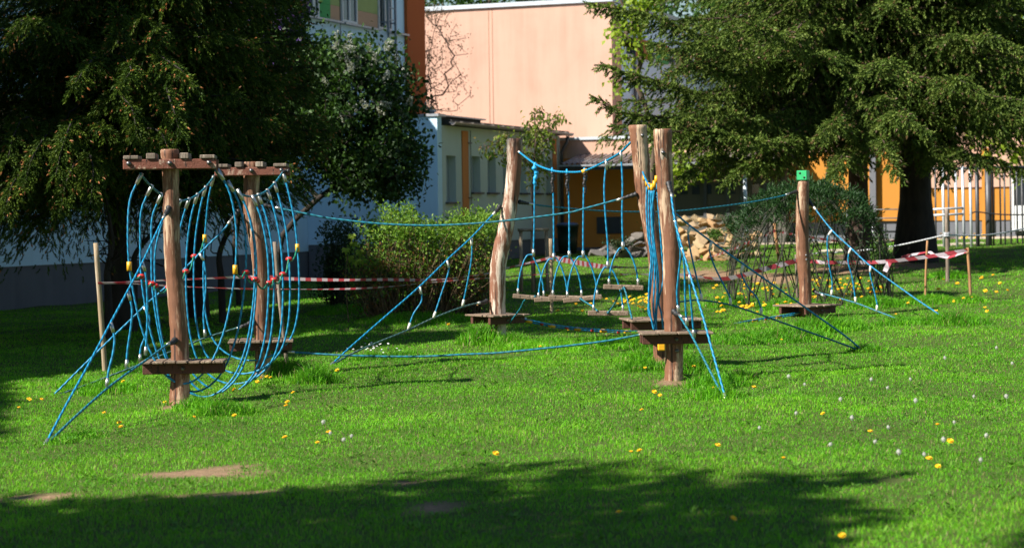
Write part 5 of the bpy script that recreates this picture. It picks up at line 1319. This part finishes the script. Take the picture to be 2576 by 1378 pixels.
# ------------------------------------------------------------------ trees behind the buildings and the bright maple
def bl(label, px, d, H, crown, ncl, per, sig, L, mat, seed, r=.2, gap=.3):
    b_ = gz(px_at(px, d), d); return broadleaf('broadleaf_tree', label, 'tree', b_, crown, ncl, per, sig, L, L * .75, mat, r, [b_ - [0, 0, .3], b_ + [0, 0, H * .25], b_ + [.1, 0, H * .5]], gap, None, 'broadleaf trees behind the buildings', seed)
d = 51.5; k = d / FPX
bl('bright yellow green maple between the peach wall and the fir', 1640, d, 6, [(P(1585, 110, d), (.50, .8, 1.3), .3), (P(1640, -60, d), (1.1, 1, 1.2), .35), (P(1730, 390, d), (.9, .8, .8), .35)], 70, 34, .17, .15, 'maple_leaf', 61, .09)
bl('large green tree behind the right conifers', 2330, 58, 13, [(P(2330, 120, 58), (3.2, 2.5, 4.2), .5), (P(2520, 60, 58), (2.8, 2.5, 3.8), .5)], 420, 30, .34, .20, 'oak_leaf', 62, .25)
bl('green tree seen above the second gable', 2020, 78, 14, [(P(2050, -30, 78), (5.0, 3, 4.2), 1)], 260, 30, .42, .26, 'oak_leaf', 63)
bl('green treetop above the left end of the peach roof', 1130, 98, 14, [(P(1150, -40, 98), (6, 3, 2.6), 1)], 260, 30, .42, .28, 'oak_leaf', 64)
bl('bright tree at the upper right corner', 2640, 52, 11, [(P(2600, 120, 52), (2.2, 2, 3.4), 1)], 220, 30, .30, .18, 'maple_leaf', 65)
bl('broad tree far behind the fir', 1790, 92, 14, [(P(1800, 40, 92), (6, 3, 5), 1)], 300, 30, .45, .3, 'oak_leaf', 66)

# ------------------------------------------------------------------ trees standing left of the picture whose crowns are cut to throw the lawn's shade
def shade_tree(label, x, y, H, crown, ncl, seed, per=40):
    b_ = gz(x, y); return broadleaf('broadleaf_tree', label, 'tree', b_, crown, ncl, per, .34, .26, .20, 'oak_leaf', .22, [b_ - [0, 0, .3], b_ + [0, 0, H * .2], b_ + [.1, 0, H * .4]], 0, shade_keep, 'broadleaf trees left of the lawn', seed, 'bark_brown', .15)
shade_tree('tree left of the camera whose crown shades the near lawn', -10.5, 5.0, 11, [((-9.5, 6.2, 7.6), (4.4, 3.6, 3.6), .6), ((-7.6, 3.0, 7.8), (4.2, 3.4, 3.4), .5), ((-12.5, 1.5, 8.2), (4.0, 3.4, 3.2), .4)], 520, 71)
shade_tree('tall tree left of the picture shading the spruces', -14.5, 23.0, 15, [((-13.5, 23.5, 9.5), (4.0, 4.2, 4.6), .6), ((-14.5, 20, 12), (3.6, 4, 4), .4), ((-11.0, 26.5, 5.2), (2.4, 3.0, 3.6), .3)], 620, 72)
shade_tree('broad tree left of the picture shading the lawn before the wall', -14.5, 15.5, 13, [((-12.5, 16.0, 8.2), (4.4, 3.6, 4.6), .6), ((-12.0, 19.0, 6.5), (3.6, 3.0, 4.2), .4), ((-15, 13, 10.5), (3.6, 3.2, 3.6), .3), ((-9.6, 21.5, 5.0), (2.3, 3.2, 2.9), .35), ((-9.8, 27.5, 5.0), (2.0, 2.6, 2.9), .25)], 640, 73)  # last low lobes are unseen, added to block sky light near the spruces
# ================================================================== lawn: grass blades
leafmat('grass_blade', [(.06, .20, .010), (.135, .43, .016), (.24, .54, .028), (.36, .46, .10)], .44, .55)
m = MATS['grass_blade']; nt = m.node_tree; b = nt.nodes['Principled BSDF']
lk = b.inputs['Base Color'].links[0]; src = lk.from_socket
n1 = noise(nt, .55, 5, .65, coords(nt)); n2 = noise(nt, 3.2, 4, .6, coords(nt))
r1 = ramp(nt, n1.outputs['Fac'], [(.36, (.86, .98, .6)), (.64, (1.16, 1.24, .8))]); r2 = ramp(nt, n2.outputs['Fac'], [(.40, (.78, .84, .8)), (.64, (1.18, 1.2, .8))])
nt.links.new(mixc(nt, 1.0, mixc(nt, 1.0, src, r1.outputs[0], 'MULTIPLY'), r2.outputs[0], 'MULTIPLY'), b.inputs['Base Color'])
leafmat('straw_blade', [(.30, .24, .10), (.42, .36, .18)], .3)
TALL = []
for px, py, r, h in [(500, 1030, .24, .18), (545, 1040, .28, .17), (600, 1040, .22, .15), (455, 1018, .20, .18), (720, 945, .35, .26), (790, 962, .30, .24), (690, 950, .3, .22), (1210, 862, .32, .30), (1290, 868, .3, .20), (160, 1112, .18, .08), (210, 1098, .22, .08), (270, 985, .35, .18), (190, 975, .25, .16),
                     (1380, 872, .7, .13), (1480, 872, .7, .13), (1560, 872, .5, .12), (1640, 905, .4, .20), (1740, 935, .32, .22), (1800, 970, .35, .18), (1620, 930, .3, .18), (1860, 955, .2, .14), (1840, 860, .5, .13), (1920, 855, .6, .15), (1990, 850, .6, .16), (2060, 835, .5, .26), (2120, 830, .4, .22), (2177, 884, .25, .12), (2400, 812, .5, .18), (2260, 815, .4, .14),
                     (1800, 1000, .3, .15), (350, 935, .3, .16), (930, 905, .4, .12), (1010, 900, .4, .12), (2330, 760, .5, .16), (2384, 700, .4, .2), (2440, 760, .3, .15), (1840, 770, .5, .2), (2000, 775, .6, .2), (2200, 770, .5, .2), (1050, 805, .9, .16), (860, 785, .6, .16), (1650, 870, .5, .2)]:
    c = G(px, py); TALL.append((c[0], c[1], r, h))
def grass_points():
    out = []
    for d0, d1, rho in ((8.0, 11, 3600), (11, 14, 3300), (14, 18, 2600), (18, 23, 1900), (23, 30, 1050), (30, 40, 420), (40, 56, 170)):
        ym = (d0 + d1) / 2; hw = .285 * d1 + 1.2; n = int(2 * hw * (d1 - d0) * rho); out.append(np.stack([rng.uniform(-hw, hw, n), rng.uniform(d0, d1, n)], 1))
    for x, y, r, h in TALL:
        n = int(r * r * 3.14 * 2300); a = rng.random(n) * 6.28; q = r * np.sqrt(rng.random(n)) * rng.uniform(.6, 1.1, n); out.append(np.stack([x + q * np.cos(a), y + q * np.sin(a)], 1))
    return np.concatenate(out)
gp = grass_points(); x, y = gp[:, 0], gp[:, 1]
dd = (np.c_[x, y] - O[:2]) @ Nn[:2]; uu_ = (np.c_[x, y] - O[:2]) @ U[:2]
keep = (rng.random(len(x)) > soil(x, y) * 1.0) & ((dd > .15) | (uu_ < -30)) & ~((uu_ > uA - .1) & (dd < nA + .1)) & (uu_ < uL - 1.9)
gp = gp[keep]; x, y = gp[:, 0], gp[:, 1]; N = len(x)
patch = .5 + .5 * np.sin(x * 1.1 + 1.7 * np.sin(y * .7)) * np.sin(y * 1.5 + 1.3 * np.sin(x * .9))
patch2 = .5 + .5 * np.sin(x * 4.3 + 2 * np.sin(y * 3.1)) * np.sin(y * 5.1 + 1.7 * np.sin(x * 3.7))
h = (.019 + .009 * patch + .009 * patch2) * rng.uniform(.55, 1.35, N)
tl = np.zeros(N)
for cx, cy, r, hh in TALL:
    q = np.hypot(x - cx, y - cy) / r; tl = np.maximum(tl, hh * np.clip(1.15 - q, 0, 1) ** .6)
h = np.where(tl > h, tl * rng.uniform(.35, 1.15, N), h)
wd = np.interp(y, [9, 14, 20, 30, 45], [.0036, .0045, .0062, .010, .017]) * rng.uniform(.7, 1.3, N) * np.where(tl > .05, 1.25, 1)
an = rng.random(N) * 6.283; lean = rng.uniform(.15, .95, N); la = rng.random(N) * 6.283
zb = TZ(x, y); b_ = np.stack([x, y, zb - .004], 1); s = np.stack([np.cos(an), np.sin(an), np.zeros(N)], 1) * (wd / 2)[:, None]
ld_ = np.stack([np.cos(la), np.sin(la), np.zeros(N)], 1) * (h * lean)[:, None]
m_ = b_ + ld_ * .35 + Z * (h * .62)[:, None]; tpv = b_ + ld_ + Z * (h * np.sqrt(np.maximum(.2, 1 - lean ** 2 * .6)))[:, None]
V = np.stack([b_ - s, b_ + s, m_ - s * .8, m_ + s * .8, tpv], 1).reshape(-1, 3)
i = np.arange(N)[:, None] * 5; F = np.concatenate([i + [[0, 1, 3]], i + [[0, 3, 2]], i + [[2, 3, 4]]], 1).reshape(-1, 3)
rnd = np.clip(.36 + .28 * (patch - .5) + .16 * (patch2 - .5) + rng.normal(0, .16, N) + .45 * (rng.random(N) < .03) - 1.4 * np.clip(tl - .06, 0, .2), 0, 1)
print('GRASS', N)
mi = np.repeat((rng.random(N) < .05 + .08 * soil(x, y)).astype(int), 3)
put('grass', mesh_np('grass', V, F, None, {'rnd': np.repeat(rnd, 5)}, False, ['grass_blade', 'straw_blade'], mi), None, kind='stuff')
# ================================================================== living willow hut
hc = G(2035, 772); hy = hc[1] + 1.0; kx = hy / FPX
hc = gz(P(2035, 700, hy)[0], hy); Rh = 205 * kx; Hh = P(2035, 478, hy)[2] - hc[2]
t = thing('willow_hut', hc, 'domed hut of living willow rods woven in diamonds with a dark green top', 'hut')
lv = []; la_ = []
def hut(th, s):
    r = Rh * (1 - .97 * s ** 2.6); return hc + np.array([r * math.cos(th), r * math.sin(th) * .85, Hh * math.sin(min(s, 1) * 1.45) / math.sin(1.45)])
for i in range(80):
    b0 = (i // 4) * 2 * math.pi / 20 + rng.normal(0, .03); dr = (-1, 1, -1, 1)[i % 4] * rng.uniform(.35, 1.0)
    ss = np.linspace(-.03, rng.uniform(.72, 1.0), 14)
    q = np.array([hut(b0 + dr * max(s, 0) ** .9, max(s, 0)) + [0, 0, min(s, 0) * 2] for s in ss]); q += np.cumsum(rng.normal(0, .012, q.shape), 0)
    mb = MB(); mb.tube(q, np.linspace(rng.uniform(.008, .015), .005, 14), 5, False); put('rod', mb, 'willow_bark', t)
    for k in range(5, 14):
        m_ = int(3 + 9 * max(0, (ss[k] - .42)) * 2.6); lv.append(np.repeat(q[k][None], m_, 0) + rng.normal(0, .075, (m_, 3)))
    e = q[-1]
for i in range(260):   # young shoots standing off the top
    th = rng.random() * 6.28; s = rng.uniform(.5, 1.0); a = hut(th, s); o = nrm(np.array([math.cos(th), math.sin(th), 1.2])); e = a + o * rng.uniform(.04, .16) + rng.normal(0, .05, 3)
    f = np.linspace(0, 1, 9)[:, None]; lv.append(np.repeat(a[None] * (1 - f) + e[None] * f, 3, 0) + rng.normal(0, .02, (27, 3)))
lv = np.concatenate(lv); N = len(lv); o = nrm(lv - hc - [0, 0, .3])
put('foliage', _shift(leaf_mesh('foliage', lv, o * .8 + rdir(N) * .7, rdir(N), .085, .016, 'willow_leaf'), hc), None, t)
# leafy shoots at the right foot of the hut
q = G(2215, 715); t = thing('willow_shoots', q, 'bright green leafy shoots at the right foot of the willow hut', 'shoots')
mb = MB(); tp_ = []
for i in range(26):
    e = P(2212 + rng.normal(0, 17), rng.uniform(575, 690), q[1] + rng.normal(0, .2)); r0 = q + rng.normal(0, .10, 3) * [1, 1, 0] - [0, 0, .05]; pth = smooth_path([r0, (r0 + e) / 2 + rng.normal(0, .04, 3), e], 4); mb.tube(pth, np.linspace(.008, .003, 9), 4, False); tp_ += list(pth[4:])
put('stems', mb, 'willow_bark', t); pp = leaves_at(np.array(tp_), 7, .05); put('foliage', _shift(leaf_mesh('foliage', *leafset(pp, .07, .03, 'oak_leaf', .1)), q), None, t)

# ================================================================== stones
def stonemat(name, cols):
    m, nt, b = newmat(name); oi = nt.nodes.new('ShaderNodeObjectInfo'); r = ramp(nt, oi.outputs['Random'], [(i / (len(cols) - 1), c) for i, c in enumerate(cols)])
    n = noise(nt, 7, 6, .65, coords(nt)); c = mixc(nt, n.outputs['Fac'], mixc(nt, .55, r.outputs['Color'], (.10, .07, .045)), r.outputs['Color']); nt.links.new(c, b.inputs['Base Color']); b.inputs['Roughness'].default_value = .9
    bump(nt, b, n.outputs['Fac'], .6, .02)
stonemat('stone_tan', [(.42, .26, .11), (.48, .35, .18), (.45, .25, .10), (.40, .30, .18), (.50, .38, .20)])
stonemat('stone_grey', [(.10, .095, .09), (.17, .165, .16), (.13, .11, .09)])
ROCK = {}
for mt in ('stone_tan', 'stone_grey'):
    L_ = []
    for i in range(8):
        bm = bmesh.new(); g = np.random.default_rng(40 + i)
        for v in nrm(g.standard_normal((11, 3))) * [1, .8, .72] * g.uniform(.85, 1.1, (11, 1)): bm.verts.new(v)
        r_ = bmesh.ops.convex_hull(bm, input=bm.verts[:]); bmesh.ops.delete(bm, geom=[v for v in bm.verts if not v.link_faces], context='VERTS')
        bmesh.ops.bevel(bm, geom=bm.edges[:], offset=.035, segments=1, affect='EDGES'); me = bpy.data.meshes.new('stone'); bm.to_mesh(me); bm.free(); me.materials.append(MATS[mt]); L_.append(me)
    ROCK[mt] = L_
def stone(p, w_, h_, mt, label, grp):
    o = bpy.data.objects.new('stone', ROCK[mt][int(rng.integers(8))]); COL.objects.link(o); o.location = tuple(p); o.scale = (w_ / 2, w_ / 2 * rng.uniform(.8, 1.1), h_ / 2)
    o.rotation_euler = (rng.normal(0, .3), rng.normal(0, .3), rng.random() * 6.28); return tag(o, label, 'stone', grp)
def pile(rows, d, mt, label, grp, dz=.16):
    for k, (y, x0, x1, sz) in enumerate(rows):
        x = x0
        while x < x1:
            w_ = sz * rng.uniform(.75, 1.3); q = P(x + w_ / 2, y + rng.uniform(-4, 4), d + k * dz + rng.normal(0, .06)); s = q[1] / FPX
            if k == 0: q[2] = float(TZ(q[0], q[1])) + w_ * s * .28
            stone(q, w_ * s * 1.65, w_ * s * rng.uniform(1.05, 1.45), mt, label, grp); x += w_ * .86
pile([(648, 1690, 1840, 28), (634, 1700, 1838, 30), (619, 1698, 1846, 28), (602, 1696, 1842, 30), (584, 1700, 1832, 27), (568, 1704, 1826, 26), (555, 1714, 1800, 24), (548, 1775, 1800, 22)], 46.0, 'stone_tan', 'tan angular stone in the sunlit pile right of the two right posts', 'stones of the sunlit pile')
pile([(650, 1488, 1660, 32), (630, 1500, 1660, 34), (612, 1560, 1660, 30), (596, 1590, 1660, 28), (582, 1622, 1656, 24)], 50.5, 'stone_grey', 'grey stone of the shaded rockery below the orange wall', 'stones of the shaded rockery', .14)
pile([(632, 1846, 1900, 20), (616, 1842, 1905, 22), (600, 1855, 1905, 20), (590, 1870, 1902, 18)], 47.5, 'stone_tan', 'tan stone of the low heap seen through the willow hut', 'stones of the low heap', .12)
def plant(name, px, py, d, n, hpx, spread, mat, label, L=.06, W_=.03):
    b_ = P(px, py, d); t = thing(name, b_, label, 'plant'); mb = MB(); tp_ = []; k = d / FPX
    for i in range(n):
        e = b_ + np.array([rng.normal(0, spread * k), rng.normal(0, .12), hpx * k * rng.uniform(.4, 1)]); mb.tube(smooth_path([b_ - [0, 0, .1], (b_ + e) / 2 + rng.normal(0, .03, 3), e], 3), .006, 4, False); tp_ += [e, (e + b_) / 2, e * .75 + b_ * .25]
    put('stems', mb, 'willow_bark', t); pp = leaves_at(np.array(tp_), 14, .06); put('foliage', _shift(leaf_mesh('foliage', *leafset(pp, L, W_, mat, -.2)), b_), None, t)
plant('rockery_plant', 1842, 592, 46.4, 22, 50, 14, 'willow_leaf', 'grey green bushy plant growing at the right end of the sunlit stones')
plant('rockery_plant', 1800, 598, 45.8, 10, 16, 10, 'oak_leaf', 'small bright green plant between the sunlit stones')
plant('rockery_plant', 1640, 586, 50.8, 14, 28, 10, 'willow_leaf', 'dark spiky plant on top of the shaded rockery')
plant('rockery_plant', 1560, 628, 50.2, 16, 24, 22, 'shrub_dark_leaf', 'low dark cushion plant in the shaded rockery')

# ================================================================== flowers in the lawn
simple('dandelion_yellow', (.80, .50, .01), .6, 0, .15, 60, 0); simple('flower_stem', (.10, .20, .04), .6, 0, .1, 20, 0)
simple('seed_grey', (.50, .50, .46), .9, 0, .1, 40, 0); m = MATS['seed_grey']; nt = m.node_tree; tb_ = nt.nodes.new('ShaderNodeBsdfTransparent'); mx = nt.nodes.new('ShaderNodeMixShader'); mx.inputs[0].default_value = .5; nt.links.new(nt.nodes['Principled BSDF'].outputs[0], mx.inputs[1]); nt.links.new(tb_.outputs[0], mx.inputs[2]); nt.links.new(mx.outputs[0], nt.nodes['Material Output'].inputs[0])
simple('daisy_white', (.72, .72, .70), .7, 0, .06, 40, 0)
def flower_mesh(kind, h):
    mb = MB(); mb.mi = 0; mb.tube(np.array([[0, 0, -.02], [.004, 0, h * .5], [.0, .004, h]]), .0028, 5, False)
    mb.mi = 1
    if kind == 'dandelion':
        mb.ball((0, .004, h + .003), .013, 8, 4, (1, 1, .6))
        for ring, (r_, zz, n) in enumerate(((.027, .004, 16), (.021, .010, 13), (.013, .014, 9))):
            for k in range(n):
                a = k * 6.283 / n + ring * .2; d = np.array([math.cos(a), math.sin(a), 0]); s_ = np.array([-d[1], d[0], 0]) * .0045; c = np.array([0, .004, h])
                mb.add([c + d * .006 - s_ * .6, c + d * .006 + s_ * .6, c + d * r_ + s_ + Z * zz, c + d * r_ - s_ + Z * zz], [(0, 1, 2, 3)])
    elif kind == 'seed':
        mb.ball((0, .004, h + .012), .008, 8, 5); mb.ball((0, .004, h + .012), .021, 12, 8)
        for k in range(90):
            d = rdir(1)[0]; s_ = nrm(np.cross(d, [.3, .5, .8])) * .0035; c = np.array([0, .004, h + .012]); mb.add([c + d * .027 - s_, c + d * .027 + s_, c + d * .016], [(0, 1, 2)])
    else:
        mb.ball((0, .004, h), .006, 8, 4, (1, 1, .6))
        for k in range(12):
            a = k * 6.283 / 12; d = np.array([math.cos(a), math.sin(a), 0]); s_ = np.array([-d[1], d[0], 0]) * .004; c = np.array([0, .004, h]); mb.add([c + d * .004, c + d * .012 + s_, c + d * .019 + Z * .002, c + d * .012 - s_], [(0, 1, 2, 3)])
    return mb.mesh(kind, ['flower_stem', {'dandelion': 'dandelion_yellow', 'seed': 'seed_grey', 'daisy': 'daisy_white'}[kind]])
FM = {k: [flower_mesh(k, h) for h in hs_] for k, hs_ in (('dandelion', (.06, .09, .12)), ('seed', (.10, .15, .20)), ('daisy', (.05, .07)))}
def flower(kind, px, py, label, grp, sc=1., tilt=.35):
    v = FM[kind][int(rng.integers(len(FM[kind])))]; p = G(px, py + 5); o = bpy.data.objects.new({'dandelion': 'dandelion', 'seed': 'dandelion_clock', 'daisy': 'daisy'}[kind], v); COL.objects.link(o)
    hh = max(c[2] for c in v.vertices[0:1]) if False else v['h'] if 'h' in v else .08
    o.location = tuple(p); k = sc * rng.uniform(.8, 1.2); o.scale = (k, k, k); o.rotation_euler = (tilt + rng.normal(0, .15), rng.normal(0, .2), rng.normal(0, .5)); return tag(o, label, {'dandelion': 'dandelion', 'seed': 'seed head', 'daisy': 'daisy'}[kind], grp)
near = [(70, 1011), (78, 1014), (100, 1011), (46, 1035), (320, 976), (303, 1070), (306, 1082), (262, 1044), (416, 1014), (480, 1059), (592, 1061), (711, 938), (659, 955), (672, 959), (647, 966), (686, 963), (690, 930), (585, 981), (600, 990), (741, 992), (855, 948), (722, 1030), (732, 1032),
        (800, 1121), (826, 1109), (722, 1121), (1242, 1160), (1130, 827), (1743, 937), (1640, 998), (1661, 1003), (1798, 985), (1622, 930), (1620, 1048), (1890, 1000), (1585, 1145), (1613, 1145), (1800, 1137), (1360, 887), (1433, 834), (1962, 862), (2075, 1046), (2189, 1101), (1967, 1177), (2333, 1179), (2358, 1195),
        (2250, 799), (2291, 759), (2285, 765), (2397, 756), (2398, 763), (2425, 763), (2443, 757), (2474, 787), (2488, 787), (2346, 792), (2360, 791), (2382, 1135), (2357, 1092), (1826, 1330), (2120, 1368), (1560, 1300)]
for x, y in near: flower('dandelion', x, y, 'single yellow dandelion scattered over the open lawn in front of the willow hut', 'dandelions scattered over the open lawn', .8)
for i in range(42):
    x, y = (rng.uniform(1365, 1640), rng.uniform(752, 792)) if i < 18 else (rng.normal(1600, 26), rng.normal(768, 8)); flower('dandelion', x, y, 'yellow dandelion in the patch behind the swing steps', 'dandelions behind the swing steps', 1.1)
for i in range(110):
    x, y = (rng.uniform(1790, 1990), rng.uniform(716, 792)) if i < 52 else (rng.uniform(2040, 2215), rng.uniform(712, 758)); flower('dandelion', x, y, 'yellow dandelion in the patch around the foot of the willow hut', 'dandelions around the willow hut', 1.15)
for i in range(34):
    x, y = (rng.uniform(2355, 2500), rng.uniform(596, 604)) if i < 24 else (rng.uniform(2350, 2530), rng.uniform(690, 740)); flower('dandelion', x, y, 'yellow dandelion on the far lawn at the right', 'dandelions on the far right lawn', 1.25)
for x, y in [(2383, 916), (2189, 955), (2230, 983), (2285, 959), (2002, 1039), (2150, 1069), (2405, 1060), (2533, 1026), (2088, 1131), (2201, 1124), (2267, 1147), (2341, 1154), (2385, 1125), (2470, 1174), (2505, 888), (2544, 920), (1986, 971), (1612, 882), (1798, 938), (1910, 1075), (810, 1065), (834, 1097), (888, 1115), (874, 1128), (2025, 972), (2120, 1005), (2440, 1010), (2300, 1040), (2480, 1100), (2240, 1075)]:
    flower('seed', x, y + 16, 'pale grey dandelion seed head standing above the near lawn', 'dandelion seed heads on the near lawn', .68, .1)
for i in range(24): flower('daisy', rng.normal(940, 36), rng.normal(876, 8), 'tiny white daisy in the cluster below the shrub', 'daisies below the shrub', .8)

# ------------------------------------------------------------------ broad leaved weeds between the grass
n = 650; wy = rng.uniform(8.6, 24, n); wx = rng.uniform(-.28, .28, n) * wy; sx_ = soil(wx, wy) < .3; wx, wy = wx[sx_], wy[sx_]
for x, y, r, h in TALL[:30]:
    k = 7; wx = np.r_[wx, x + rng.normal(0, r * .6, k)]; wy = np.r_[wy, y + rng.normal(0, r * .6, k)]
n = len(wx); k = 7; bx_ = np.repeat(np.stack([wx, wy, TZ(wx, wy) + .006], 1), k, 0); an = rng.random(n * k) * 6.28
ax = np.stack([np.cos(an), np.sin(an), rng.uniform(.1, .9, n * k)], 1); me = leaf_mesh('weeds', bx_ + ax * .01, ax, np.tile([[0, 0, 1.]], (n * k, 1)) + rng.normal(0, .2, (n * k, 3)), rng.uniform(.03, .07, n * k), rng.uniform(.012, .02, n * k), 'weed_leaf') if 'weed_leaf' in MATS else None
if me is None:
    leafmat('weed_leaf', [(.06, .18, .015), (.12, .30, .02), (.17, .36, .04)], .35)
    me = leaf_mesh('weeds', bx_ + ax * .01, ax, np.tile([[0, 0, 1.]], (n * k, 1)) + rng.normal(0, .2, (n * k, 3)), rng.uniform(.03, .07, n * k), rng.uniform(.012, .02, n * k), 'weed_leaf')
put('weeds', me, None, kind='stuff')
